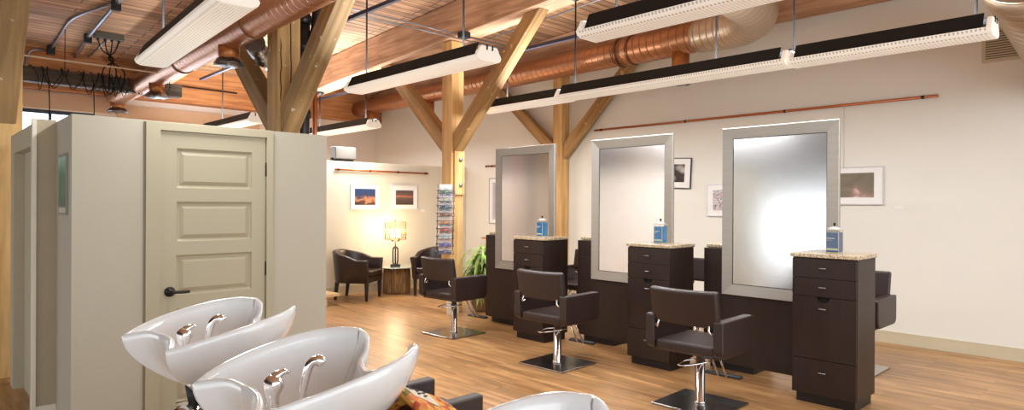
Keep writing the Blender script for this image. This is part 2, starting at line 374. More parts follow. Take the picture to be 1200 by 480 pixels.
# casing
bm = newbm()
box(bm,1.128,DX0-.004,PY-.018,PY,0,PT-.008); box(bm,DX1+.004,1.963,PY-.018,PY,0,PT-.008); box(bm,DX0-.004,DX1+.004,PY-.018,PY,DT+.004,PT-.008)
box(bm,1.135,DX0-.004,PY,PY+.11,0,DT+.03); box(bm,DX1+.012,1.955,PY,PY+.11,0,DT+.03); box(bm,DX0-.004,DX1+.012,PY+.03,PY+.11,DT+.006,DT+.03)
struct('trim_2', bm, m_door)
bm = newbm(); prism(bm,[(1.118,PY-.006),(1.128,PY-.006),(1.128,PY),(1.118,PY)],2,0,PT-.008); struct('trim_3', bm, mat('shadow_gap_sealant', srgb('#8a8068'), .8))  # thin darker strip along the casing's left edge
def panel_door():
    bm = newbm(); w = DX1-DX0; st = .098
    yf, yb = PY+.002, PY+.040
    n = 5; top, bot = .108, .155; gap = .092
    ph = (DT-.008-top-bot-gap*(n-1))/n
    x0, x1 = DX0, DX1
    box(bm,x0,x0+st,yf,yb,.008,DT); box(bm,x1-st,x1,yf,yb,.008,DT)
    z = DT-top; box(bm,x0+st,x1-st,yf,yb,DT-top,DT)
    for k in range(n):
        z1 = z; z0 = z-ph
        # raised panel: cove sloping in, then flat field sloping out
        def rect(m_,y): return [bm.verts.new((a,y,b)) for a,b in ((x0+st+m_,z0+m_),(x1-st-m_,z0+m_),(x1-st-m_,z1-m_),(x0+st+m_,z1-m_))]
        R = [rect(0,yf), rect(.004,yf+.008), rect(.014,yf+.016), rect(.020,yf+.016), rect(.045,yf+.004)]
        for a,b in zip(R,R[1:]):
            for i in range(4): bm.faces.new([a[i],a[(i+1)%4],b[(i+1)%4],b[i]])
        bm.faces.new(R[-1])
        z = z0-gap
        if k < n-1: box(bm,x0+st,x1-st,yf,yb,z,z0)
    box(bm,x0+st,x1-st,yf,yb,.008,bot)
    box(bm,x0+st,x1-st,yf+.025,yb,bot,DT-top)
    return bm
d = struct('door_1', panel_door(), m_door)
m_orb = mat('oil_rubbed_bronze', srgb('#2e2a28'), .35, .7)
bm = newbm()
hx, hz = 1.275, .905
lathe_pts = [(.033,0),(.033,.008),(.024,.014),(.012,.016),(.011,.045)]
rings = []
for r,dy in lathe_pts:
    rings.append([bm.verts.new((hx+r*math.cos(2*PI*k/20), PY+.002-dy, hz+r*math.sin(2*PI*k/20))) for k in range(20)])
for i in range(len(rings)-1):
    for k in range(20): bm.faces.new([rings[i][k],rings[i][(k+1)%20],rings[i+1][(k+1)%20],rings[i+1][k]]).smooth = True
bm.faces.new(rings[-1])
tube(bm, smoothpath([(hx,PY-.045,hz),(hx+.02,PY-.052,hz),(hx+.06,PY-.05,hz-.003),(hx+.11,PY-.05,hz-.002)],4), [.012]*4+[.010]*8+[.009], 10)
obj('door_handle', bm, m_orb, d)
for z in (1.74,1.02,.25):
    bm = newbm(); tube(bm,[(DX1+.006,PY-.006,z-.05),(DX1+.006,PY-.006,z+.05)],.007,10); box(bm,DX1-.002,DX1+.014,PY-.004,PY+.004,z-.048,z+.048); obj('door_hinge', bm, m_orb, d)
# poster on closet left face
bm = newbm(); box(bm,PX0-.012,PX0-.001,4.735,5.012,1.415,1.80); po = tag(obj('poster', bm, mat('poster_grey_frame', srgb('#85857a'), .5)), 'narrow green landscape poster in a grey frame on the closet side', 'picture')
def picmat(name, fn):
    m = bpy.data.materials.new(name); m.use_nodes = True; nt = m.node_tree; b = nt.nodes['Principled BSDF']; b.inputs['Roughness'].default_value = .35
    tc = nt.nodes.new('ShaderNodeTexCoord'); fn(nt, tc, b); return m
def grad_pic(name, stops, axis=2, dist=.5, sc=3, det=4):
    def fn(nt,tc,b):
        sx = nt.nodes.new('ShaderNodeSeparateXYZ'); nt.links.new(tc.outputs['Generated'], sx.inputs[0])
        n = nt.nodes.new('ShaderNodeTexNoise'); n.inputs['Scale'].default_value = sc; n.inputs['Detail'].default_value = det; nt.links.new(tc.outputs['Generated'], n.inputs['Vector'])
        a = nt.nodes.new('ShaderNodeMath'); a.operation = 'MULTIPLY_ADD'; a.inputs[1].default_value = dist; nt.links.new(n.outputs[0], a.inputs[0]); nt.links.new(sx.outputs[axis], a.inputs[2])
        a2 = nt.nodes.new('ShaderNodeMath'); a2.operation = 'SUBTRACT'; a2.inputs[1].default_value = dist/2; nt.links.new(a.outputs[0], a2.inputs[0])
        nt.links.new(ramp(nt, a2.outputs[0], stops), b.inputs['Base Color'])
    return picmat(name, fn)
bm = newbm(); box(bm,PX0-.014,PX0-.012,4.755,4.992,1.47,1.78); obj('poster_print', bm, grad_pic('green_poster', [(.0,srgb('#5a6a5c')),(.3,srgb('#5f7f68')),(.6,srgb('#557a63')),(.8,srgb('#7da58e')),(1,srgb('#a9c4b8'))], 2, .5, 5), po)
bm = newbm(); box(bm,PX0-.0135,PX0-.012,4.76,4.985,1.43,1.46); obj('poster_caption', bm, mat('poster_caption', srgb('#c0b9a8'), .5), po)

# lounge partition wall at the back, with ledge items
bm = newbm(); box(bm,PX1-.1,WX,9.5,9.62,0,2.185); struct('wall_lounge', bm, mat('lounge_wall_paint', srgb('#dad3c0'), .8, noise=.012, nscale=2))
bm = newbm(); box(bm,PX1,WX-.015,9.485,9.5,0,.14); struct('baseboard_lounge', bm, m_base)
bm = newbm(); box(bm,WX-.016,WX,-3.5,9.485,0,.125); box(bm,WX-.018,WX,-3.5,9.485,.12,.128); struct('baseboard_right', bm, m_base)
def rail(name, p0, p1, label):
    t = thing(name, label, 'picture rail', p0); p = Vector(p1)-Vector(p0)
    bm = newbm(); tube(bm,[(0,0,0),p],.016,10); obj('rod', bm, m_copper, t)
    for k in (.03,.35,.65,.97):
        q = p*k; bm = newbm(); nrm = Vector((1,0,0)) if abs(p.y) > abs(p.x) else Vector((0,1,0))
        tube(bm,[q+nrm*.0,q+nrm*.028],.009,8); tube(bm,[q-p.normalized()*.012,q+p.normalized()*.012],.02,10); obj('bracket', bm, m_orb, t)
rail('picture_rail', (WX-.028,1.764,2.647),(WX-.028,6.337,2.647), 'long copper picture rail high on the right wall above the mirrors')
rail('picture_rail', (5.05,9.472,2.044),(6.90,9.472,2.04), 'copper picture rail above the two sunset pictures')
rail('picture_rail', (WX-.028,8.40,2.187),(WX-.028,8.90,2.187), 'short reddish picture rail left of the farthest mirror')

def picture(name, wall, a0,a1,z0,z1, mt, pm, fm, label, border, d=.02, tilt=0, group=None):
    """wall 'R' -> on right wall, spans Y ; 'B' -> lounge wall, spans X"""
    w_, h_ = a1-a0, z1-z0
    if wall == 'R': loc, rz = (WX-.004,(a0+a1)/2,(z0+z1)/2), -PI/2
    else: loc, rz = ((a0+a1)/2,9.496,(z0+z1)/2), 0
    t = thing(name, label, 'picture', loc, rz, group)
    t.rotation_euler = (0,tilt,rz)
    bm = newbm(); f = .012
    box(bm,-w_/2,w_/2,-d,0,-h_/2,-h_/2+f); box(bm,-w_/2,w_/2,-d,0,h_/2-f,h_/2); box(bm,-w_/2,-w_/2+f,-d,0,-h_/2+f,h_/2-f); box(bm,w_/2-f,w_/2,-d,0,-h_/2+f,h_/2-f)
    obj('picture_frame', bm, fm, t)
    bm = newbm(); box(bm,-w_/2+f,w_/2-f,-d+.006,0,-h_/2+f,h_/2-f); obj('mat_board', bm, mt, t)
    bl,br_,bb,bt = border
    bm = newbm(); box(bm,-w_/2+bl,w_/2-br_,-d+.003,-d+.0055,-h_/2+bb,h_/2-bt); obj('print', bm, pm, t)
    return t
m_pfw = mat('white_frame', srgb('#d9d7dc'), .4)
picture('framed_picture','B',5.335,5.885,1.392,1.812, m_white, grad_pic('dusk_clouds_print',[(0,srgb('#3a2f2c')),(.2,srgb('#5b4038')),(.33,srgb('#c98a62')),(.40,srgb('#7e5a58')),(.5,srgb('#39405c')),(1,srgb('#2c4674'))],2,.9,3), m_pfw,
        'white framed photo of blue and orange clouds above the armchair', (.08,.08,.075,.075))
picture('framed_picture','B',6.135,6.663,1.392,1.815, m_white, grad_pic('red_sunset_print',[(0,srgb('#40302a')),(.35,srgb('#5d4a40')),(.5,srgb('#6a564e')),(.60,srgb('#c9744e')),(.66,srgb('#6e5450')),(1,srgb('#4e4650'))],2,.2,6), m_pfw,
        'white framed photo of a dark red sunset above the cage lamp', (.08,.08,.08,.09))
def smoke_print(nt,tc,b):
    n = nt.nodes.new('ShaderNodeTexNoise'); n.inputs['Scale'].default_value = 2.2; n.inputs['Distortion'].default_value = .8; nt.links.new(tc.outputs['Generated'], n.inputs['Vector'])
    nt.links.new(ramp(nt,n.outputs[0],[(.3,srgb('#6f6552')),(.55,srgb('#7d705c')),(.66,srgb('#9a7e72')),(.78,srgb('#d0b0a6'))]), b.inputs['Base Color'])
picture('framed_picture','R',2.272,3.12,1.508,1.938, m_white, picmat('misty_hand_print',smoke_print), mat('pale_metal_frame', srgb('#c8c6c4'), .4),
        'white matted photo of a pale misty form right of the nearest mirror', (.10,.10,.085,.07))
def dark_print(nt,tc,b):
    n = nt.nodes.new('ShaderNodeTexVoronoi'); n.inputs['Scale'].default_value = 2.2; nt.links.new(tc.outputs['Generated'], n.inputs['Vector'])
    nt.links.new(ramp(nt,n.outputs[0],[(.2,srgb('#b9b4b0')),(.4,srgb('#8a8078')),(.55,srgb('#2f2620'))]), b.inputs['Base Color'])
picture('framed_picture','R',4.65,5.25,1.728,2.155, m_white, picmat('stone_print',dark_print), mat('thin_black_frame', (.02,.02,.03), .4),
        'slightly crooked black framed photo right of the middle mirror', (.10,.10,.09,.09), tilt=.045)
def red_print(nt,tc,b):
    n = nt.nodes.new('ShaderNodeTexNoise'); n.inputs['Scale'].default_value = 7; n.inputs['Distortion'].default_value = 2; nt.links.new(tc.outputs['Generated'], n.inputs['Vector'])
    nt.links.new(ramp(nt,n.outputs[0],[(.35,srgb('#6e6a74')),(.47,srgb('#b9b6bc')),(.55,srgb('#e4dfdc')),(.62,srgb('#b5563c'))]), b.inputs['Base Color'])
picture('framed_picture','R',3.78,4.41,1.348,1.775, m_white, picmat('red_marked_print',red_print), m_pfw,
        'white matted photo with reddish marks left of the nearest mirror', (.09,.09,.08,.08))
picture('framed_picture','R',8.2,8.815,1.135,1.965, m_white, grad_pic('blue_vertical_print',[(0,srgb('#c8c4d4')),(.4,srgb('#8d8aa6')),(.6,srgb('#4a4466')),(1,srgb('#aaa6c0'))],0,.3,3), mat('blue_grey_frame', srgb('#8a8fa8'), .4),
        'tall white framed picture left of the farthest mirror', (.09,.08,.08,.08))
for loc,rz,lb in (((WX-.003,2.13,1.482),-PI/2,'small white label on the right wall beside the misty photo'),((6.80,9.498,1.37),0,'tiny white label on the lounge wall beside the sunset photo')):
    bm = newbm(); box(bm,-.045,.045,-.002,0,-.02,.02); o = tag(obj('wall_label', bm, m_white), lb, 'label'); o.location = loc; o.rotation_euler = (0,0,rz)
# wires above pictures
bm = newbm(); tube(bm,[(WX-.012,2.69,1.94),(WX-.012,2.69,2.63)],.0015,5); tag(obj('hanging_wire', bm, m_galv),'thin wire holding the misty photo from the copper rail','wire')

# vent grille, right wall top
t = thing('vent_grille','white louvered vent grille high on the right wall near the big duct','vent',(WX-.001,1.12,3.10),-PI/2)
m_vent = mat('vent_paint', srgb('#c9bda4'), .5)
bm = newbm(); W,H2 = .28,.17
box(bm,-W,W,-.015,0,-H2,-H2+.03); box(bm,-W,W,-.015,0,H2-.03,H2); box(bm,-W,-W+.03,-.015,0,-H2+.03,H2-.03); box(bm,W-.03,W,-.015,0,-H2+.03,H2-.03); obj('vent_frame', bm, m_vent, t)
bm = newbm(); box(bm,-W+.03,W-.03,-.003,0,-H2+.03,H2-.03); obj('vent_backing', bm, mat('vent_dark', srgb('#6b6252'), .8), t)
bm = newbm()
for k in range(12):
    z = -H2+.04+k*.0235; box(bm,-W+.03,W-.03,-.012,-.004,z,z+.012)
obj('vent_slats', bm, m_vent, t)

# ------------------------------------------------------------------ ducts
t = thing('spiral_duct','copper spiral duct running along the right wall with a big elbow','duct',(0,0,0))
bm = newbm()
def dz(y): return 3.60-.008*(y-5)
def dr(y): return .185 if y < 5.3 else (.17 if y < 9 else .15)
pts = [(7.2,y,dz(y)) for y in (12.5,12,10,9,8,7,6,5.35)]
tube(bm, pts, [dr(p[1]) for p in pts], 28, uv=True)
obj('far_run', bm, m_duct, t, smooth=False)
bm = newbm(); pts = [(7.2,5.40,dz(5.3)),(7.2,5.2,dz(5.2)),(7.2,4.7,dz(5)),(7.2,4.2,dz(4.2))]; tube(bm, pts, .19, 28, uv=True); obj('near_run', bm, m_duct, t)
bm = newbm()
for y in (5.38,5.18):
    tube(bm,[(7.2,y-.02,dz(y)),(7.2,y+.02,dz(y))],.202,28)
obj('coupling', bm, m_duct, t)
bm = newbm(); pts = smoothpath([(3.6,3.1,3.66),(4.6,3.12,3.66),(5.6,3.15,3.66),(6.3,3.17,3.65),(6.82,3.28,3.63),(7.13,3.62,3.61),(7.2,4.22,3.6)],8); tube(bm, pts, [.24]*(len(pts)-8)+[.24-.006*k for k in range(1,9)], 30, uv=True); obj('elbow', bm, m_ductn, t)
def takeoff(x, y, ztop, zbot, w, label, flare=.1):
    t = thing('duct_register', label, 'air register', (x,y,zbot))
    bm = newbm(); lathe(bm,[(w/2,.03),(w/2,ztop-zbot)],20); obj('drop', bm, m_stub, t)
    bm = newbm(); n = 24; prof = [(w/2+.01,.05),(w/2+flare*.6,.015),(w/2+flare,.0),(w/2+flare*.9,-.012),(.02,-.004)]
    lathe(bm, prof, n)
    for v in bm.verts: v.co.z += .008*math.sin(7*math.atan2(v.co.y,v.co.x))
    obj('diffuser', bm, m_foil, t)
takeoff(7.2,9.9,3.45,3.12,.24,'copper air register under the right duct, left of the honey post',.07)
takeoff(7.2,11.9,3.45,3.12,.24,'copper air register under the far end of the right duct',.07)
takeoff(7.2,4.45,3.45,3.05,.22,'copper air register under the right duct near its elbow',.02)
t = thing('spiral_duct','copper spiral duct passing in front of the greyish split post','duct',(0,0,0))
bm = newbm(); pts = [(2.6,y,3.36-.012*(y-5)) for y in (0,2,4,5,6,7,8,9,10,11,12,12.5)]; tube(bm, pts, .15, 28, uv=True); obj('duct_run', bm, m_duct, t)
bm = newbm()
for y in (8.9,6.6): tube(bm,[(2.6,y-.02,3.36-.012*(y-5)),(2.6,y+.02,3.36-.012*(y-5))],.16,28)
obj('coupling', bm, m_duct, t)
takeoff(2.6,7.3,3.25,3.03,.22,'copper air register with flared grey collar left of the split post',.05)
takeoff(2.6,10.1,3.22,3.0,.2,'copper air register with flared collar overlapping the dark hanging timber',.06)
takeoff(2.6,12.4,3.2,3.02,.22,'copper air register hanging behind the dark timber',.05)
t = thing('spiral_duct','large silvery spiral duct crossing the upper right corner','duct',(0,0,0))
bm = newbm(); tube(bm,[(x,.74-.06*(x-5.9),3.24-.24*(x-5.9)) for x in (5.75,6.5,7,WX-.12)], .36, 40, uv=True); obj('duct_run', bm, m_ductn, t)
# crumpled flexible duct beside split post
bm = newbm(); pts = smoothpath([(2.78,7.05,3.26),(2.95,7.35,3.24),(3.3,7.8,3.22),(3.9,8.3,3.3)],6); rs = [.1+.018*math.sin(k*2.2) for k in range(len(pts))]
tube(bm, pts, rs, 16); tag(obj('flexible_duct', bm, m_foil), 'crumpled grey flexible duct beside the split post', 'duct')
# black pipes behind post A
t = thing('vent_pipe','thick black iron drain pipe standing behind the split post','pipe',(3.42,7.2,0))
m_pipe = mat('black_iron_pipe', (.018,.017,.017), .4, .3, noise=.4, nscale=20)
bm = newbm(); tube(bm,[(0,0,0),(0,0,4.12)],.075,18); obj('stack', bm, m_pipe, t)
bm = newbm()
for z in (2.5,2.9,3.3,3.62): tube(bm,[(0,0,z),(0,0,z+.09)],.092,18)
obj('couplings', bm, m_pipe, t)
bm = newbm(); tube(bm, smoothpath([(0,0,3.3),(.1,-.05,3.45),(.14,-.06,3.7),(.14,-.06,4.15)],5), .06, 14); obj('branch', bm, m_pipe, t)
bm = newbm(); tube(bm,[(3.62,7.3,0),(3.62,7.3,4.15)],.028,12); tag(obj('copper_pipe', bm, m_copper),'slim vertical copper pipe beside the black drain pipe','pipe')

# ------------------------------------------------------------------ dark hanging timber, cables, conduits
bm = newbm(); box(bm,-.6,3.18,10.93,11.1,3.15,3.35); tag(obj('hanging_timber', bm, m_darkb, bevel=.01), 'dark sooty timber hung crosswise below the ceiling at left', 'beam')
for x in (1.65,2.9):
    bm = newbm(); tube(bm,[(x,11.0,3.35),(x,11.0,deck(11))],.006,6); tag(obj('hanger_rod', bm, m_iron), 'thin rod holding the dark timber, %s one' % ('left' if x < 2 else 'right'), 'rod')
bm = newbm()
def cable(pts, r=.008): tube(bm, smoothpath(pts,6), r, 6)
jb = Vector((2.19,11.0,deck(11.0)-.06))
for k,(a,b_) in enumerate(((-.12,-.02),(-.04,.0),(.04,.02),(.11,.07))):
    cable([(jb.x+a*1.2,jb.y,jb.z-.03),(jb.x+a*.7,jb.y,jb.z-.2),(jb.x+.02-a*.3,jb.y-.06,3.6),(jb.x+.02+a*.8+b_,10.88,3.42),(jb.x-.02+b_*2,10.88,3.12)],.009)
rc = random.Random(3)
for x0 in (1.25,1.38,1.62,1.80,1.95,2.05,2.15,2.28,2.5,2.72):
    for q in range(rc.choice((1,2,2))):
        a_ = rc.uniform(.02,.10); b2 = rc.uniform(.05,.2); d_ = rc.uniform(.0,.09)
        cable([(x0+q*.05,11.02,3.36),(x0+q*.05+rc.uniform(-.02,.02),10.90,3.365),(x0+a_,10.885,3.24),(x0+a_+b2*.4,10.88,3.12-d_),(x0+a_+b2,10.885,3.25),(x0+a_+b2+rc.uniform(-.04,.04),10.92,3.37)],.0055)
for x0 in (1.45,1.98): cable([(x0,10.9,3.2),(x0+.01,10.9,2.8),(x0,10.9,2.4)],.007)
tag(obj('cable_bundle', bm, m_black), 'tangle of black cables draped over the dark hanging timber', 'cable')
t = thing('junction_box','grey ceiling junction box with four cables dropping from it','junction box',tuple(jb))
bm = newbm(); box(bm,-.19,.19,-.06,.06,-.03,.058); obj('housing', bm, mat('grey_box_paint', srgb('#5d5a52'), .6), t, bevel=.005)
for k in range(4):
    bm = newbm(); lathe(bm,[(.018,-.06),(.018,-.03)],10,c=(-.14+.09*k,0,0)); obj('cable_gland', bm, m_iron, t)
def conduit(label, pts, r=.014, m=None, name='conduit', cat='conduit', n=8):
    bm = newbm(); tube(bm, pts, r, n); return tag(obj(name, bm, m or m_galv), label, cat)
def cz(y,d=.03): return deck(y)-d
conduit('thick bluish conduit rising to the upper left ceiling, left of the junction box', [(2.02,12.5,cz(12.5,.05)),(1.96,11.3,cz(11.3,.05)),(1.95,8.2,cz(8.2,.05)),(1.95,6.2,cz(6.2,.05))], .030)
conduit('bent galvanised conduit at the upper left ceiling', smoothpath([(1.36,12.46,3.38),(1.37,12.46,3.7),(1.44,12.44,cz(12.44,.05)),(1.64,12.3,cz(12.3,.04)),(1.65,11.4,cz(11.4)),(1.66,10.4,cz(10.4)),(1.93,9.5,cz(9.5))],4), .020)
conduit('short galvanised conduit beside the junction box', [(2.2,12.48,cz(12.48)),(2.2,11.1,cz(11.1,.05))], .018)
for (x_,y_) in ((1.96,11.2),(1.95,9.4),(1.65,12.2)):
    bm = newbm(); box(bm,x_-.05,x_+.05,y_-.04,y_+.04,cz(y_,.14),cz(y_,.005)); tag(obj('conduit_clamp', bm, m_iron, bevel=.004), 'small dark clamp on the ceiling conduit, %s one'%{11.2:'middle',9.4:'nearest',12.2:'leftmost'}[y_], 'clamp')
conduit('long thin pale conduit crossing below the left ceiling', [(-.5,9.3,3.195),(2.4,9.3,3.195)], .010, mat('pale_conduit', srgb('#cdb9a6'), .5))
conduit('thin conduit along the header beam at left', [(-.5,BY-.32,3.62),(4.6,BY-.32,3.58)], .012, m_iron)
def strut(x, y0, y1, z, label):
    bm = newbm(); box(bm,x-.02,x+.02,y0,y1,z-.02,z+.02); o = tag(obj('strut_rail', bm, mat('blue_grey_strut', srgb('#3c3f52'), .4, .5)), label, 'rail')
strut(3.6,2.5,11.4,3.56,'dark strut rail carrying the hanging lamp beside the split post')
strut(5.72,3.45,11.6,3.47,'dark strut rail carrying the lamps over the styling stations')
for i,(y,lb) in enumerate(((6.60,'nearer'),(6.66,'farther'))):
    conduit('thin galvanised conduit crossing under the girders, %s of the pair'%lb, [(2.9,y,gird(y)-.015-.03*i),(6.2,y,gird(y)-.015-.03*i)], .010)
for i,(x,lb) in enumerate(((5.76,'upper'),(5.9,'lower'))):
    conduit('thin conduit running beside the middle girder, %s one'%lb, [(x,.5,gird(.5)+.16-.1*i),(x,6.7,gird(6.7)+.16-.1*i)], .010)
bm = newbm(); box(bm,-.07,.07,-.05,.05,-.04,.04); o = tag(obj('conduit_box', bm, m_iron, bevel=.004),'small dark conduit box under the girder above the honey post','junction box'); o.location = (5.3,6.5,gird(6.5)-.045)

# ------------------------------------------------------------------ pendant linear lights
SEC = [(-.085,0),(.085,0),(.125,.02),(.142,.05),(.142,.066)]
def fixture(x, y0, y1, z, label, lower, ends, rods, perf=False, pw=42, rz=0.):
    """y0 near end, y1 far end; rods = [(y, ztop)]"""
    t = thing('pendant_light', label, 'ceiling light', (x,(y0+y1)/2,z), rz, None)
    L = (y1-y0)/2; mr = m_perf if perf else m_lightw
    bm = newbm()
    poly = [(-.128,.050),(-.134,.040),(-.120,.014),(-.085,0),(.085,0),(.120,.014),(.134,.040),(.128,.050)]
    A = [bm.verts.new((u,-L,v)) for u,v in poly]; B = [bm.verts.new((u,L,v)) for u,v in poly]
    for i in range(len(poly)-1): bm.faces.new([A[i],A[i+1],B[i+1],B[i]]).smooth = True
    obj('reflector', bm, mr, t)
    # black sloping hood, open top
    bm = newbm()
    for s in (-1,1):
        pr = [(s*.128,.050),(s*.078,.160),(s*.072,.156),(s*.120,.050)]
        prism(bm, pr, 1, -L+.03, L-.05)
    obj('hood', bm, m_black, t)
    capp = [(-.085,0),(.085,0),(.122,.014),(.136,.042),(.085,.128),(-.085,.128),(-.136,.042),(-.122,.014)]
    for s,on in ((-1,ends[0]),(1,ends[1])):
        bm = newbm(); prism(bm, capp, 1, s*L-(.012 if s>0 else .022), s*L+(.022 if s>0 else .012)); cp = obj('end_cap', bm, m_cap, t, bevel=.006)
        bm = newbm()
        for u in (-.03,.03): box(bm,u-.007,u+.007,s*(L+.024)-.003,s*(L+.024)+.003,.095,.136)
        obj('cap_slot', bm, m_black, cp)
    for (ry, zt) in rods:
        bm = newbm(); tube(bm,[(0,ry-(y0+y1)/2,.13),(0,ry-(y0+y1)/2,zt-z)],.009,8); rd = obj('suspension_rod', bm, m_black, t)
        bm = newbm(); box(bm,-.076,.076,ry-(y0+y1)/2-.012,ry-(y0+y1)/2+.012,.125,.14); obj('cross_bracket', bm, m_black, rd)
        bm = newbm(); lathe(bm,[(.02,-.06),(.06,-.035),(.065,0)],16,c=(0,ry-(y0+y1)/2,zt-z)); obj('canopy', bm, m_iron, rd)
    # lamp tubes (lit), above the reflector
    a = area('pendant_uplight', (x,(y0+y1)/2,z+.10), (PI,0,0), .12, (y1-y0)*.95, pw*(y1-y0)/2.2)
    a.parent = t; a.location = (0,0,.11)
    a = area('pendant_downlight', (0,0,0), (0,0,0), .14, (y1-y0)*.95, pw*1.2*(y1-y0)/2.2); a.parent = t; a.location = (0,0,-.004)
    return t
fixture(1.49,3.90,6.15,2.67,'large pendant strip light hanging at the upper left',0,(1,1),[(5.75,cz(5.75,0))],perf=True,pw=60,rz=math.radians(-3))
fixture(3.50,3.98,6.12,2.67,'white pendant strip light hanging left of the honey post',0,(1,1),[(5.9,cz(5.9,0)),(4.3,cz(4.3,0))],pw=45)
fixture(3.55,.55,2.93,2.67,'pendant strip light cut by the top edge, over the middle of the room',0,(1,1),[(2.7,cz(2.7,0))],perf=True,pw=26)
fixture(5.30,8.72,10.9,2.67,'small distant pendant strip light above the lounge pictures',0,(1,1),[(8.95,3.45),(10.5,3.45)],pw=85)
fixture(3.75,9.4,11.5,2.67,'distant pendant strip light left of the split post',0,(1,1),[(10.8,cz(10.8,0))],pw=110)
fixture(5.80,5.14,6.62,2.74,'far unit of the pendant light row, passing behind the honey brace',0,(1,1),[(6.2,3.5)],pw=70)
fixture(5.46,2.33,4.90,2.68,'middle unit of the pendant light row over the styling stations',0,(1,1),[(4.72,gird(4.72)),(3.0,cz(3.,0))],perf=True)
fixture(5.50,.93,2.30,2.68,'near unit of the pendant light row ending beside the big silvery duct',0,(1,1),[(2.30,gird(2.3)),(1.02,gird(1.))],perf=True)

# grey box and other things on top of walls
t = tag(obj('storage_box', (lambda b:(box(b,0,.62,0,.3,0,.19),b)[1])(newbm()), mat('grey_box', srgb('#5c6066'), .5), bevel=.01), 'grey box lying on top of the closet above the door', 'box'); t.location = (2.35,6.6,PT)
bm = newbm(); box(bm,.9,PX1-.1,6.55,7.0,PT-.08,PT); struct('trim_10', bm, m_part)
t = tag(obj('speaker', (lambda b:(box(b,-.19,.19,-.1,.1,0,.2),b)[1])(newbm()), mat('grey_speaker', srgb('#6a655e'), .6), bevel=.015), 'small grey speaker on top of the lounge wall', 'speaker'); t.location = (5.24,9.56,2.215)
bm = newbm(); box(bm,-.16,.16,-.05,.05,0,.03); lathe(bm,[(.03,0),(.03,.05)],10,c=(-.2,0,0)); o = tag(obj('speaker_stand', bm, m_black_rubber), 'small black stand under the grey speaker', 'stand'); o.location = (5.24,9.56,2.185)

# ------------------------------------------------------------------ styling stations
m_mir = mat('mirror_glass', (.88,.88,.88), .19, 1.)
m_edge = mat('dark_glass_edge', (.03,.025,.02), .4)
def cabinet(label, granite_over=.02):
    t = thing('styling_cabinet', label, 'cabinet', (0,0,0))
    W2, D = .231, .40                       # local: front face at x=0 facing -x, width along y, depth to +x
    bm = newbm(); box(bm,.020,D,-W2,W2,.075,1.105); obj('carcass', bm, m_cab, t, bevel=.002)
    bm = newbm(); box(bm,.045,D-.02,-W2+.02,W2-.02,0,.075); obj('toe_kick', bm, m_cabd, t)
    bm = newbm(); box(bm,-.012,D+.005,-W2-.013,W2+.013,1.107,1.137); obj('granite_top', bm, m_granite, t, bevel=.006, seg=3)
    zs = [1.100,.953,.815,.345,.078]
    for k in range(4):
        z1, z0 = zs[k]-.002, zs[k+1]+.002
        bm = newbm()
        if k == 2:   # tilt-out bin front with half-moon cut at its top edge
            n = 10; r = .047
            pts = [(-W2+.003,z0),(W2-.003,z0),(W2-.003,z1)]+[(r*math.cos(a*PI/n), z1-.9*r*math.sin(a*PI/n)) for a in range(n+1)]+[(-W2+.003,z1)]
            prism(bm, pts, 0, 0, .018)
        else: box(bm,0,.018,-W2+.003,W2-.003,z0,z1)
        f = obj('drawer_front' if k != 2 else 'bin_front', bm, m_cab, t, bevel=.0015)
        zh = (z0+z1)/2+.004 if k in (0,1) else (z1-.085 if k==2 else z1-.09)
        bm = newbm(); tube(bm,[(-.022,-.026,zh),(-.022,.026,zh)],.0045,8)
        for s in (-1,1): tube(bm,[(-.022,s*.018,zh),(0.001,s*.018,zh)],.0035,6)
        obj('handle', bm, m_galv, f)
    bm = newbm(); box(bm,.0188,.0198,-.05,.05,.765,.813); obj('bin_opening', bm, mat('dark_opening', (.003,.003,.003), .9), t)  # black sheet standing in for the shade inside the half-moon cut
    return t
FX, MX = 4.955, 5.36
cy = [2.355, 3.885, 5.415]
cabs = []
c0 = cabinet('front styling cabinet beside the nearest mirror'); c0.location = (FX,cy[0]-.51,0); c0['group'] = 'styling cabinets'
dup(c0,(FX,cy[1]-.495,0),0,'front styling cabinet beside the middle mirror')
dup(c0,(FX,cy[2]-.46,0),0,'front styling cabinet beside the farthest mirror')
for k,nm in enumerate(('nearest','middle','farthest')):
    dup(c0,(MX+.05+.42,cy[k]+.47,0),PI,'rear styling cabinet standing behind the %s mirror'%nm)
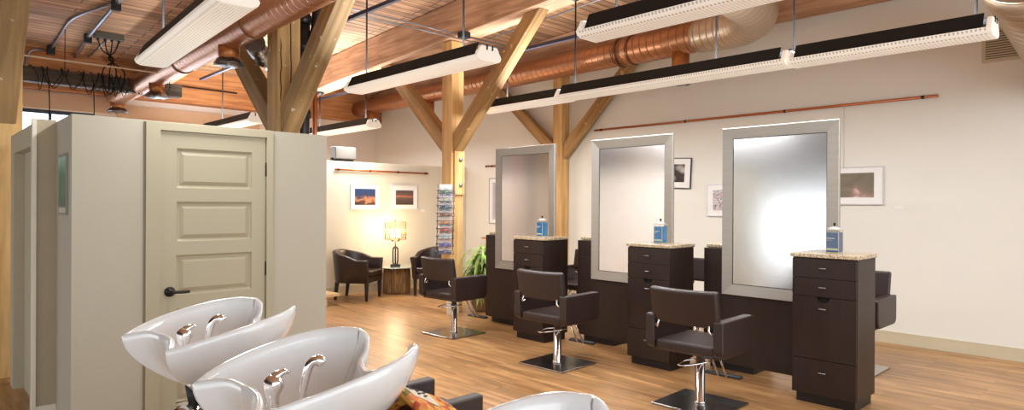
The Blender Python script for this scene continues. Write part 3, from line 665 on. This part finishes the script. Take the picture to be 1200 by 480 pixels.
for k,nm in enumerate(('nearest','middle','farthest')):
    a, b_ = ((1.87,2.862),(3.375,4.372),(4.91,5.905))[k]
    bm = newbm(); box(bm,MX,MX+.05,cy[k]-.5 if k==0 else cy[k]-.48,cy[k]+.70,.08,.93); box(bm,MX,MX+.05,a+.1,b_-.1,.93,2.1)
    box(bm,MX,MX+.05,b_-.2,cy[k]+.70,.93,1.105)
    tag(obj('divider_panel', bm, m_cab, bevel=.002), 'dark wood divider panel under the %s mirror'%nm, 'panel', 'divider panels')
    t = thing('styling_mirror', '%s of the three tall silver framed mirrors'%nm, 'mirror', (MX,(a+b_)/2,.70), 0, 'styling mirrors')
    w2, h = (b_-a)/2, 1.482; fwid = .095
    def fr(bm):
        outer = [(-w2,0),(w2,0),(w2,h),(-w2,h)]; inner = [(-w2+fwid,fwid),(w2-fwid,fwid),(w2-fwid,h-fwid),(-w2+fwid,h-fwid)]
        O0 = [bm.verts.new((-.001,u,v)) for u,v in outer]; O1 = [bm.verts.new((-.028,u,v)) for u,v in outer]
        O2 = [bm.verts.new((-.032,u*.994,.004+v*.995)) for u,v in outer]
        I1 = [bm.verts.new((-.020,u,v)) for u,v in inner]; I0 = [bm.verts.new((-.001,u,v)) for u,v in inner]
        for A,B in ((O0,O1),(O1,O2),(O2,I1),(I1,I0),(I0,O0)):
            for i in range(4): bm.faces.new([A[i],A[(i+1)%4],B[(i+1)%4],B[i]])
    bm = newbm(); fr(bm); obj('mirror_frame', bm, m_alu, t)
    bm = newbm(); box(bm,-.0125,-.002,-w2+fwid-.001,w2-fwid+.001,fwid-.001,h-fwid+.001); obj('mirror_edge', bm, m_edge, t)
    bm = newbm(); box(bm,-.0145,-.0128,-w2+fwid+.006,w2-fwid-.006,fwid+.006,h-fwid-.006); obj('mirror_glass', bm, m_mir, t)
# disinfectant jars
m_jar = mat('clear_jar_glass', (.95,.97,.97), .03); m_jar.node_tree.nodes['Principled BSDF'].inputs['Transmission Weight'].default_value = .95
m_blue = mat('blue_disinfectant', srgb('#2a6fa0'), .15, noise=.25, nscale=14, nstretch=(1,1,.3), coat=.5)
m_blued = mat('deep_blue_disinfectant', srgb('#163863'), .15, noise=.25, nscale=14, nstretch=(1,1,.3), coat=.5)
def jar(x, y, mb, label):
    t = thing('disinfectant_jar', label, 'jar', (x,y,1.1375), math.radians(0), 'disinfectant jars')
    a = .047
    bm = newbm(); box(bm,-a,a,-a,a,0,.006,0); box(bm,-a,a,-a,a,.175,.181)
    for sx in (-1,1):
        for sy in (-1,1): box(bm,sx*a-.004*(sx>0)-.0,sx*a+.004*(sx<0),sy*a-.004*(sy>0),sy*a+.004*(sy<0),.006,.175)
    obj('jar_body', bm, mat('jar_frame_glass', srgb('#b9b2a0'), .15), t, bevel=.001)
    bm = newbm(); box(bm,-a+.003,a-.003,-a+.003,a-.003,.006,.158); obj('blue_liquid', bm, mb, t, bevel=.004)
    bm = newbm(); lathe(bm,[(.044,0),(.044,.006),(.03,.014),(.010,.020)],20,c=(0,0,.181)); ld = obj('jar_lid', bm, mat('jar_lid_metal', srgb('#e3e1dd'), .25, .3), t)
    bm = newbm(); lathe(bm,[(.004,0),(.004,.01),(.010,.014),(.010,.024),(.004,.03)],12,c=(0,0,.2)); obj('lid_knob', bm, m_black, ld)
    bm = newbm(); box(bm,-a-.0006,-a+.0034,-a+.006,a-.006,.022,.036); obj('label_band', bm, mat('jar_label_band', srgb('#a9b59c'), .5), t)
    for z,hh,w_ in ((.108,.011,.5),(.096,.006,.44)):
        cu = bpy.data.curves.new('lettering','FONT'); cu.body = 'disinfectant' if hh > .008 else 'for salon use'; cu.size = hh*1.25; cu.extrude = .0003; cu.align_x = 'LEFT'
        o = bpy.data.objects.new('lettering', cu); C.objects.link(o); dg = bpy.context.evaluated_depsgraph_get()
        me = bpy.data.meshes.new_from_object(o.evaluated_get(dg)); bpy.data.objects.remove(o)
        me.materials.append(m_white); q = bpy.data.objects.new('lettering', me); C.objects.link(q); q.parent = t
        q.location = (-a-.0009,a-.004,z); q.rotation_euler = (PI/2,0,-PI/2)
    return t
jar(5.17,cy[0]-.51,m_blued,'dark blue disinfectant jar on the nearest styling cabinet')
jar(5.17,cy[1]-.485,m_blue,'blue disinfectant jar on the middle styling cabinet')
jar(5.17,cy[2]-.47,m_blue,'blue disinfectant jar on the farthest styling cabinet')

# ------------------------------------------------------------------ styling chairs
def rbox(bm, cx,cy_,cz_, sx,sy,sz, M=None):
    box(bm,cx-sx/2,cx+sx/2,cy_-sy/2,cy_+sy/2,cz_-sz/2,cz_+sz/2,M=M)
def salon_chair(label, leather=m_leath, group='styling chairs'):
    t = thing('salon_chair', label, 'chair', (0,0,0), 0, group)
    bm = newbm(); box(bm,-.255,.255,-.265,.265,0,.016); obj('base_plate', bm, m_steel, t, bevel=.004)
    bm = newbm(); lathe(bm,[(.046,.016),(.044,.03),(.036,.034),(.036,.34),(.030,.345),(.030,.44)],28); obj('column', bm, m_chrome, t)
    bm = newbm(); tube(bm, smoothpath([(.0,.03,.335),(-.08,.085,.33),(-.16,.09,.318),(-.18,.075,.315),(-.175,.045,.315),(-.13,.0,.32),(-.02,-.06,.33),(.05,-.07,.335)],5), .007, 8); obj('pump_lever', bm, m_chrome, t)
    bm = newbm(); rbox(bm,0,0,.462,.50,.47,.075); obj('seat', bm, leather, t, bevel=.022, seg=4)
    bm = newbm(); rbox(bm,0,0,.428,.46,.56,.03); obj('seat_base', bm, leather, t, bevel=.01)
    for s in (-1,1):
        bm = newbm(); n = 6; r = .06; x0,x1,z0,z1 = -.27,.235,.425,.685
        pts = []
        for (cx,cz_,a0) in ((x1-r*.5,z1-r*.5,0),(x0+.015,z1-.015,90),(x0+r,z0+r,180),(x1-r,z0+r,270)):
            rr = r*.5 if a0==0 else (.015 if a0==90 else r)
            for k in range(n+1):
                a = math.radians(a0+90*k/n); pts.append((cx+rr*math.cos(a), cz_+rr*math.sin(a)))
        prism(bm, pts, 1, s*.235, s*.31); obj('arm', bm, leather, t, bevel=.012, seg=3)
    M = Matrix.Translation((-.245,0,.63)) @ Matrix.Rotation(math.radians(-10),4,'Y')
    bm = newbm(); n = 8   # slightly curved back pad
    for i in range(n): pass
    N = 12
    F = []; B = []
    for i in range(N+1):
        y = -.265+.53*i/N; c = .03*((y/.265)**2)
        row = []
        for xx,zz in ((-.03,0),(.03,0),(.03,.262),(-.03,.262)):
            row.append(bm.verts.new(M@Vector((xx+c,y,zz))))
        F.append(row)
    for i in range(N):
        for k in range(4): bm.faces.new([F[i][k],F[i][(k+1)%4],F[i+1][(k+1)%4],F[i+1][k]]).smooth = False
    bm.faces.new(F[0][::-1]); bm.faces.new(F[-1])
    obj('backrest', bm, leather, t, bevel=.018, seg=3)
    for s in (-1,1):
        bm = newbm(); tube(bm, smoothpath([(-.25,s*.20,.66),(-.262,s*.205,.61),(-.24,s*.225,.585),(-.20,s*.236,.60)],5), .008, 8); obj('back_bracket', bm, m_chrome, t)
    bm = newbm()
    for s in (-1,1): tube(bm, smoothpath([(.12,s*.035,.43),(.20,s*.035,.40),(.28,s*.035,.26),(.36,s*.035,.145)],5), .009, 8)
    fr_ = obj('footrest_bars', bm, m_chrome, t)
    bm = newbm(); pts = []
    tube(bm, [(.39,-.15,.15),(.39,-.135,.15),(.39,.145,.15),(.39,.16,.15)], [.012,.03,.03,.012], 12)
    for v in bm.verts: v.co.z = .15+(v.co.z-.15)*.5; v.co.x = .39+(v.co.x-.39)*1.3
    obj('footrest_pad', bm, m_black_rubber, t, bevel=0)
    return t
ch = salon_chair('brown leather styling chair nearest the camera, before the nearest mirror'); ch.location = (4.34,2.50,0); ch.rotation_euler = (0,0,math.radians(2))
dup(ch,(4.45,4.05,0),math.radians(3),'brown leather styling chair before the middle mirror')
dup(ch,(4.60,5.80,0),math.radians(4),'brown leather styling chair before the farthest mirror and the plant')
r_ = dup(ch,(6.33,2.12,0),math.radians(180),'styling chair partly showing at the right, behind the nearest styling cabinet')
r_ = dup(ch,(6.33,3.68,0),math.radians(180),'styling chair seen between the middle cabinet and the nearest mirror')
r_ = dup(ch,(6.33,5.40,0),math.radians(180),'styling chair seen between the farthest cabinet and the middle mirror')

# ------------------------------------------------------------------ shampoo units
def rim_curve():
    half = [(-.232,0,.020),(-.236,.07,.022),(-.250,.13,.016),(-.292,.208,-.002)]          # concave tap end to tip
    side = [(-.292,.208,-.002),(-.22,.256,.018),(-.10,.294,.046),(.04,.300,.073),(.15,.272,.090),(.225,.222,.097),(.268,.165,.093)]
    horn = [(.268,.165,.093),(.274,.128,.076),(.254,.098,.042),(.215,.070,.006),(.190,0,-.012)]
    def dens(p, n): return [tuple(q) for q in smoothpath(p,n)]
    H = dens(half,7)[:-1]+dens(side,6)[:-1]+dens(horn,6)
    full = H + [(x,-y,z) for x,y,z in H[-2:0:-1]]
    return [Vector(p) for p in full]
RIM = rim_curve()
def bowl_mesh():
    bm = newbm(); N = len(RIM); rings = []
    cen_b = Vector((-.03,0,-.205)); cen_i = Vector((-.02,0,-.150))
    # normals in plan
    nr = []
    for i in range(N):
        d = RIM[(i+1)%N]-RIM[i-1]; nn = Vector((d.y,-d.x,0)).normalized()
        nr.append(nn)
    if sum((RIM[i]-Vector((0,0,0))).dot(nr[i]) for i in range(N)) < 0: nr = [-n for n in nr]
    def ring(f): 
        return [bm.verts.new(f(i)) for i in range(N)]
    def sd(i): return max(0., 1-abs(RIM[i].x+.03)/.32)
    # outer body bottom -> rim
    for t in (1.,.9,.75,.6,.45,.3,.18,.08,.0):
        def f(i,t=t):
            p = RIM[i]; q = Vector((cen_b.x+(p.x)*.30, p.y*.34, cen_b.z))
            k = t**1.7
            xy = p.lerp(q, k); zz = p.z+(q.z-p.z)*(t**.85)
            return Vector((xy.x,xy.y,zz))+nr[i]*.0
        rings.append(ring(f))
    def f2(i): return RIM[i]-nr[i]*.007+Vector((0,0,.006))
    rings.append(ring(f2))
    def f3(i): return RIM[i]-nr[i]*.020+Vector((0,0,.003))
    rings.append(ring(f3))
    for t in (.06,.16,.3,.45,.6,.75,.88,.97):
        def f(i,t=t):
            p = RIM[i]-nr[i]*.022; q = Vector((cen_i.x+p.x*.10, p.y*.10, cen_i.z))
            xy = p.lerp(q, t**1.6); zz = p.z+(q.z-p.z)*(1-(1-t)**1.35)
            return Vector((xy.x,xy.y,zz))
        rings.append(ring(f))
    for a,b in zip(rings,rings[1:]):
        for i in range(N): bm.faces.new([a[i],a[(i+1)%N],b[(i+1)%N],b[i]]).smooth = True
    bm.faces.new(rings[0][::-1]); bm.faces.new(rings[-1])
    return bm
def shampoo_bowl(label):
    t = thing('shampoo_bowl', label, 'shampoo sink', (0,0,0), 0, 'shampoo bowls')
    o = obj('basin', bowl_mesh(), m_cer, t)
    # drain
    bm = newbm(); lathe(bm,[(.028,0),(.026,.004),(.01,.003)],20,c=(-.02,0,-.150)); obj('drain', bm, m_chrome, t)
    # mixer tap: stubby body with curved lever head
    bm = newbm(); tx,ty = -.125,.03
    tube(bm, [(tx,ty,-.13),(tx,ty,-.035),(tx,ty,-.02),(tx+.002,ty,-.005),(tx+.005,ty,.012),(tx+.008,ty-.002,.024),(tx+.010,ty-.002,.030)], [.019,.019,.026,.031,.030,.020,.006], 18)
    mx = obj('mixer_tap', bm, m_chrome, t)
    bm = newbm(); tube(bm, smoothpath([(tx+.005,ty,.018),(tx+.02,ty-.004,.030),(tx+.035,ty-.006,.034),(tx+.05,ty-.008,.030)],4), [.017]*3+[.015,.014,.012,.011,.010,.009,.008,.006,.005,.004], 8); obj('lever', bm, m_chrome, mx)
    bm = newbm(); hx,hy = -.035,.03
    tube(bm, smoothpath([(hx-.01,hy+.005,-.145),(hx,hy,-.07),(hx+.010,hy-.008,.0),(hx+.022,hy-.016,.045),(hx+.042,hy-.026,.056),(hx+.056,hy-.032,.044)],4), [.009]*4+[.010,.011,.012,.013]+[.014]*6+[.015,.016,.017,.018,.018,.018,.016], 14); obj('hand_shower', bm, m_chrome, t)
    # tilting bracket and pedestal
    m_ped = mat('dark_pedestal', srgb('#2a211c'), .35)
    bm = newbm(); lathe(bm,[(.05,-.25),(.09,-.205)],18,c=(-.03,0,0)); obj('bowl_mount', bm, mat('grey_ceramic_mount', srgb('#6e665c'), .4, .4), t)
    bm = newbm()
    for s in (-1,1): tube(bm,[(-.07,s*.05,-.21),(-.02,s*.05,-.42)],.016,8)
    tube(bm,[(-.10,.02,-.2),(-.08,.02,-.31)],.022,10); obj('tilt_bracket', bm, m_iron, t)
    bm = newbm(); box(bm,-.10,.16,-.12,.12,-.95,-.40); obj('pedestal', bm, m_ped, t, bevel=.03, seg=3)
    bm = newbm(); lathe(bm,[(.055,-.34),(.055,-.30),(.03,-.28)],16,c=(-.11,.03,0)); tube(bm, smoothpath([(-.12,0,-.3),(-.15,.02,-.45),(-.12,.03,-.7)],5), .012, 8); obj('hose_fitting', bm, m_chrome, t)
    return t
def shampoo_chair(label):
    t = thing('shampoo_chair', label, 'chair', (0,0,0), 0, 'shampoo chairs')   # origin under bowl centre, seat towards +x
    for s in (-1,1):
        bm = newbm(); box(bm,.42,1.24,s*.175,s*.245,.26,.50); obj('arm', bm, m_leath, t, bevel=.012, seg=3)
    bm = newbm(); rbox(bm,.90,0,.34,.74,.33,.12); obj('seat', bm, m_leath, t, bevel=.03, seg=3)
    bm = newbm(); M = Matrix.Translation((.52,0,.40)) @ Matrix.Rotation(math.radians(-22),4,'Y'); box(bm,-.05,.05,-.163,.163,0,.37,M=M); obj('backrest', bm, m_leath, t, bevel=.03, seg=3)
    bm = newbm(); box(bm,.5,1.15,-.16,.16,0,.27); obj('chair_base', bm, m_cabd, t, bevel=.01)
    return t
b1 = shampoo_bowl('white ceramic shampoo bowl farthest from the camera, before the door'); b1.location = (.955,2.80,.955); b1.rotation_euler = (0,0,math.radians(7))
dup(b1,(.925,1.85,.955),math.radians(2),'large white ceramic shampoo bowl in the middle of the row')
dup(b1,(.91,.79,.955),0,'white ceramic shampoo bowl at the bottom edge, mostly cut off')
s1 = shampoo_chair('dark leather shampoo chair attached to the farthest white bowl'); s1.location = (.965,2.77,0)
dup(s1,(.935,1.85,0),0,'dark leather shampoo chair at the middle white bowl')
# patterned throw
def throw_mat():
    def fn(nt,tc,b):
        b.inputs['Roughness'].default_value = .9
        n = nt.nodes.new('ShaderNodeTexVoronoi'); n.inputs['Scale'].default_value = 42; nt.links.new(tc.outputs['Object'], n.inputs['Vector'])
        sp = nt.nodes.new('ShaderNodeSeparateColor'); nt.links.new(n.outputs['Color'], sp.inputs[0])
        nt.links.new(ramp(nt,sp.outputs[0],[(0,srgb('#7d7a3c')),(.2,srgb('#b8452e')),(.35,srgb('#dca04a')),(.6,srgb('#e8b04e')),(.8,srgb('#c95540')),(1,srgb('#efc56a'))]), b.inputs['Base Color'])
    return picmat('patchwork_fabric', fn)

# ------------------------------------------------------------------ lounge furniture
def tub_chair(label, loc, rz):
    t = thing('tub_armchair', label, 'armchair', loc, rz, 'tub armchairs')     # faces +x
    bm = newbm(); N = 28; W = .33; D0 = .31; th = .065
    path = []
    for i in range(N+1):
        u = i/N
        # U: front right -> back -> front left
        if u < .28: k = u/.28; p = Vector((D0-(D0+.02)*k, -W,0)); n_ = Vector((0,-1,0))
        elif u > .72: k = (u-.72)/.28; p = Vector((-.02+(D0+.02)*k, W,0)); n_ = Vector((0,1,0))
        else:
            a = -PI/2-(u-.28)/.44*PI; p = Vector((-.02+.31*math.cos(a)*1.0, W*math.sin(a),0)); n_ = Vector((math.cos(a),math.sin(a),0)).normalized()
        path.append((p,n_,u))
    rows = []
    for p,n_,u in path:
        s = abs(u-.5)*2; hb = .765-.135*min(1,max(0,(s-.15)/.55))**1.0
        zb = .27; fl = .03*(hb-.5)
        a = p; rows.append([bm.verts.new(Vector((a.x,a.y,zb))-n_*.01), bm.verts.new(Vector((a.x,a.y,.5))+n_*.01), bm.verts.new(Vector((a.x,a.y,hb-.02))+n_*.035), bm.verts.new(Vector((a.x,a.y,hb))+n_*.01),
                bm.verts.new(Vector((a.x,a.y,hb-.012))-n_*(th-.02)), bm.verts.new(Vector((a.x,a.y,.45))-n_*th), bm.verts.new(Vector((a.x,a.y,zb))-n_*th)])
    K = 7
    for a,b in zip(rows,rows[1:]):
        for k in range(K): bm.faces.new([a[k],a[(k+1)%K],b[(k+1)%K],b[k]]).smooth = True
    bm.faces.new(rows[0][::-1]); bm.faces.new(rows[-1])
    obj('tub_back', bm, m_leatha, t, bevel=.006)
    bm = newbm(); pts = [(.31,-.262),(.31,.262)]+[(-.02+.245*math.cos(a),.262*math.sin(a)) for a in [PI/2+PI*k/12 for k in range(13)]]
    prism(bm, pts, 2, .27,.36); obj('seat_rail', bm, m_leatha, t, bevel=.008)
    bm = newbm(); pts = [(.33,-.258),(.33,.258)]+[(-.02+.24*math.cos(a),.258*math.sin(a)) for a in [PI/2+PI*k/12 for k in range(13)]]
    prism(bm, pts, 2, .365,.455); obj('seat_cushion', bm, m_leatha, t, bevel=.025, seg=3)
    for x,y in ((.28,-.28),(.28,.28),(-.22,-.22),(-.22,.22)):
        bm = newbm(); s0, s1 = .017,.026
        v0 = [bm.verts.new((x+a*s0+(-.03 if x < 0 else 0),y+b_*s0,0)) for a,b_ in ((-1,-1),(1,-1),(1,1),(-1,1))]; v1 = [bm.verts.new((x+a*s1,y+b_*s1,.27)) for a,b_ in ((-1,-1),(1,-1),(1,1),(-1,1))]
        bm.faces.new(v0[::-1]); bm.faces.new(v1)
        for i in range(4): bm.faces.new([v0[i],v0[(i+1)%4],v1[(i+1)%4],v1[i]])
        obj('leg', bm, mat('dark_leg_wood', (.012,.008,.006), .4), t)
    return t
tub_chair('dark leather tub armchair left of the stump table', (5.16,8.98,0), math.radians(-52))
tub_chair('dark leather tub armchair mostly hidden behind the farthest styling chair', (6.42,8.55,0), math.radians(215))
# stump table of bundled sticks with glass top
t = thing('stump_table','round table of bundled brown sticks with a glass top','side table',(5.98,9.08,0))
m_stick = mat('driftwood_sticks', srgb('#8e6a40'), .8, noise=.6, nscale=12, nstretch=(6,6,.5))
bm = newbm(); lathe(bm,[(.19,.0),(.19,.43)],24)
for k in range(46):
    a = 2*PI*k/46+random.uniform(-.03,.03); r = .195+random.uniform(-.008,.012)
    tube(bm, smoothpath([(r*math.cos(a),r*math.sin(a),0),((r+.006)*math.cos(a+.04),(r+.006)*math.sin(a+.04),.2),(r*math.cos(a-.03),r*math.sin(a-.03),.43)],3), random.uniform(.010,.017), 6)
obj('stick_bundle', bm, m_stick, t)
bm = newbm(); lathe(bm,[(.345,0),(.35,.005),(.35,.010),(.345,.014)],40,c=(0,0,.432)); obj('glass_top', bm, mat('greenish_table_glass', srgb('#9aa99c'), .05, coat=.5), t)
# cage lamp
t = thing('cage_lamp','lit table lamp with a wire cage shade on the stump table','lamp',(5.93,9.05,.446))
bm = newbm(); box(bm,-.075,.075,-.075,.075,0,.035); obj('lamp_base', bm, m_iron, t, bevel=.006)
bm = newbm()
for s in (-1,1): tube(bm, smoothpath([(s*.02,0,.035),(s*.038,0,.08),(s*.038,0,.28),(s*.012,0,.33)],4), .011, 8)
tube(bm,[(0,0,.035),(0,0,.44)],.012,8); tube(bm,[(-.055,0,.30),(.055,0,.30)],.005,6); obj('lamp_stem', bm, m_iron, t)
for s in (-1,1):
    bm = newbm(); lathe(bm,[(.02,0),(.02,.06)],12,c=(s*.05,0,.42)); tube(bm,[(0,0,.43),(s*.05,0,.43)],.008,6); obj('bulb_socket', bm, m_copper, t)
m_bulb = mat('glowing_bulb', (1,.9,.7), .3, emit=((1,.80,.55),38))
for s in (-1,1):
    bm = newbm(); lathe(bm,[(.012,0),(.022,.025),(.026,.06),(.02,.09),(.008,.105)],14,c=(s*.05,0,.48)); obj('bulb', bm, m_bulb, t)
bm = newbm(); a = .17; z0,z1 = .45,.74
R_ = .05
def rrect(a,b,r,n=4):
    out = []
    for cx,cy_,a0 in ((a-r,b-r,0),(-a+r,b-r,90),(-a+r,-b+r,180),(a-r,-b+r,270)):
        for k in range(n+1): q = math.radians(a0+90*k/n); out.append((cx+r*math.cos(q),cy_+r*math.sin(q)))
    return out
rr = rrect(a,.10,.05)
for k in range(8):
    z = z0+(z1-z0)*k/7; pts = [(x,y,z) for x,y in rr]+[(rr[0][0],rr[0][1],z)]; tube(bm, pts, .0032, 5)
for x in [-a+.02+i*(2*a-.04)/9 for i in range(10)]:
    for y in (-.10,.10): tube(bm,[(x,y,z0),(x,y,z1)],.0032,5)
for x in (-a,a):
    for y in (-.05,0,.05): tube(bm,[(x,y,z0),(x,y,z1)],.0032,5)
for x in (-.1,0,.1): tube(bm,[(x,-.1,z1),(x,.1,z1)],.0032,5)
tube(bm,[(0,0,.44),(0,0,.76)],.005,6); lathe(bm,[(.015,0),(.01,.03)],10,c=(0,0,.74))
obj('cage_shade', bm, m_copper, t)
t.rotation_euler = (0,0,math.radians(-40))
pl = bpy.data.lights.new('bulb_glow','POINT'); pl.energy = 42; pl.color = (1,.72,.42); pl.shadow_soft_size = .05
po_ = bpy.data.objects.new('bulb_glow', pl); C.objects.link(po_); po_.location = (0,0,.60); po_.parent = t
# low wooden shelf with bottles peeking past the partition
t = thing('low_shelf','low pale wood shelf peeking out past the partition edge','shelf',(4.35,8.75,0))
m_pale = mat('pale_birch', srgb('#d8b784'), .5, noise=.06)
bm = newbm(); box(bm,-.5,.30,-.2,.2,.13,.17); obj('shelf_board', bm, m_pale, t, bevel=.004)
for x in (-.42,.1): bm = newbm(); box(bm,x-.02,x+.02,-.15,.15,0,.13); obj('shelf_leg', bm, m_pale, t)
bm = newbm(); lathe(bm,[(.05,0),(.055,.02),(.055,.15),(.03,.19),(.03,.21)],16); o = tag(obj('bottle', bm, mat('grey_bottle', srgb('#4e5560'), .3)),'grey bottle standing on the low wood shelf','bottle'); o.location = (4.20,8.72,.17)
# wall shelf behind plant on right wall
bm = newbm(); box(bm,-.09,.09,-.5,.5,0,.03); o = tag(obj('wall_shelf', bm, mat('orange_wood', srgb('#c08a52'), .5), bevel=.003),'orange wood wall shelf behind the potted plant','shelf'); o.location = (WX-.09,8.35,.86)
# white outlet plate box at post foot
bm = newbm(); box(bm,-.10,.10,-.01,.01,0,.26); o = tag(obj('post_guard', bm, mat('cream_board', srgb('#d9ccb0'), .6), bevel=.003), 'cream board leaning at the foot of the honey post','board'); o.location = (5.40,6.84,.0); o.rotation_euler = (0,0,math.radians(0))

# magazine rack on post B
t = thing('magazine_rack','tiered wire magazine rack hung on the honey post','magazine rack',(5.29,6.855,.80),math.radians(-25))
m_wire = mat('blue_grey_wire', srgb('#6a7080'), .35, .6)
bm = newbm()
for x in (-.11,.11): tube(bm,[(x,.07,0),(x,.0,.95)],.006,6)
obj('rack_uprights', bm, m_wire, t)
cols = ['#4e4a72','#6a62a8','#b9c3c8','#b2573f','#c98a5a','#8a5a40','#3d5468','#b7b0a0','#4d6a58']
magn = []
for k in range(9):
    z = .02+k*.102; y = .07-.07*(z/.95)
    bm = newbm()
    tube(bm,[(-.11,y,z),(-.11,y-.055,z-.005),(.11,y-.055,z-.005),(.11,y,z)],.004,6); tube(bm,[(-.11,y-.055,z+.04),(.11,y-.055,z+.04)],.004,6)
    tube(bm,[(-.135,y-.055,z+.04),(-.105,y-.055,z+.04)],.011,8)
    for x in (-.11,-.04,.04,.11): tube(bm,[(x,y-.055,z-.005),(x,y-.055,z+.04)],.003,5)
    obj('rack_pocket', bm, m_wire, t)
rz_ = math.radians(-25)
names = ['purple','violet','pale blue','brick red','tan','brown','slate blue','cream','green']
for k in range(9):
    z = .02+k*.102; y = .07-.07*(z/.95)
    bm = newbm(); M = Matrix.Rotation(math.radians(-12),4,'X'); box(bm,-.085,.085,-.006,.006,0,.12,M=M)
    m = grad_pic('magazine_cover_%d'%k,[(.2,srgb(cols[k])),(.5,srgb('#c9c4c0')),(.6,srgb(cols[(k+3)%9])),(.9,srgb('#e6e2dc'))],2,.9,4)
    o = tag(obj('magazine', bm, m), '%s magazine in the wire rack, pocket %s'%(names[k], ['lowest','second from bottom','third from bottom','fourth from bottom','middle','fourth from top','third from top','second from top','topmost'][k]), 'magazine', 'magazines in the wire rack')
    lx, ly = 0, y-.026
    o.location = (5.29+lx*math.cos(rz_)-ly*math.sin(rz_), 6.855+lx*math.sin(rz_)+ly*math.cos(rz_), .80+z+.002); o.rotation_euler = (0,0,rz_)

# potted plant
t = thing('potted_plant','leafy strap-leaved plant in a woven brown pot by the honey post','plant',(5.92,6.80,0))
m_pot = mat('woven_pot', srgb('#8d6a44'), .75, noise=.25, nscale=30, nstretch=(1,1,3), bump=.5, bscale=50)
bm = newbm(); lathe(bm,[(.14,0),(.155,.02),(.185,.30),(.195,.34),(.180,.34),(.17,.30)],28); obj('pot', bm, m_pot, t)
bm = newbm(); lathe(bm,[(.02,.31),(.178,.31)],20,caps=True); obj('soil', bm, mat('dark_soil', (.02,.013,.008), .95), t)
m_leaf = mat('variegated_leaf', srgb('#8fae56'), .45, noise=.55, nscale=9)
stems = [(0,0,.74),(.09,.05,.60),(-.10,.05,.52),(.03,-.11,.56),(-.06,-.05,.86),(.12,-.09,.78)]
bm = newbm()
for x,y,h in stems: tube(bm,[(x*.6,y*.6,.30),(x,y,h)],.012,7)
obj('stems', bm, mat('plant_stem', srgb('#7a7040'), .7), t)
for si,(x,y,h) in enumerate(stems):
    bm = newbm()
    for k in range(36):
        a = random.uniform(0,2*PI); L = random.uniform(.32,.52); up_ = random.uniform(.15,1.1); wd = random.uniform(.016,.028)
        d_ = Vector((math.cos(a),math.sin(a),0)); sd_ = Vector((-math.sin(a),math.cos(a),0)); z0 = h-random.uniform(0,.16)
        prev = None; n = 7
        for i in range(n+1):
            u = i/n; p = Vector((x,y,z0))+d_*L*u*.85+Vector((0,0,1))*(up_*L*u-1.05*L*u*u)
            ww = wd*math.sin(PI*min(1,u*.88+.10)); s_ = sd_*max(ww,.001)
            cur = (bm.verts.new(p-s_), bm.verts.new(p+Vector((0,0,-.004))), bm.verts.new(p+s_))
            if prev:
                for j in range(2): bm.faces.new([prev[j],prev[j+1],cur[j+1],cur[j]]).smooth = True
            prev = cur
    obj('leaves', bm, m_leaf, t)

# patterned throw over the middle shampoo chair, its edge showing beside the bowl
bm = newbm(); nx, ny = 26, 20
def cloth_pt(u,v,dz=0.):
    return (.42*u, -.28+.50*v, .29*(1-u**1.6)-.16*abs(2*v-1)**3.2+.008*math.sin(11*u+5*v)+.006*math.sin(17*v)+dz)
def cloth_grid(bm,u0,u1,v0,v1,nx,ny,dz):
    g = [[bm.verts.new(cloth_pt(u0+(u1-u0)*i/nx,v0+(v1-v0)*j/ny,dz)) for j in range(ny+1)] for i in range(nx+1)]
    for i in range(nx):
        for j in range(ny): bm.faces.new([g[i][j],g[i+1][j],g[i+1][j+1],g[i][j+1]]).smooth = True
cloth_grid(bm,0,1,0,1,nx,ny,0)
o = obj('patterned_throw', bm, throw_mat()); o.location = (1.235,1.95,.555)
so = o.modifiers.new('thick','SOLIDIFY'); so.thickness = .02; so.offset = 0
tag(o,'folded orange and green patterned cloth behind the middle bowl','cloth')
bm = newbm(); cloth_grid(bm,.08,.34,.28,.56,8,8,.0125)
pt = obj('white_patch', bm, mat('cream_patch', srgb('#ded3bf'), .9), o)
bm = newbm()
for k in range(7):
    a = k*PI/3; ru,rv = (.065*math.cos(a),.07*math.sin(a)) if k < 6 else (0,0)
    lathe(bm,[(.012,0),(.012,.001)],10,c=cloth_pt(.21+ru,.42+rv,.0135),sx=1,sy=.8)
obj('black_flower', bm, m_black, pt)['kind'] = 'stuff'
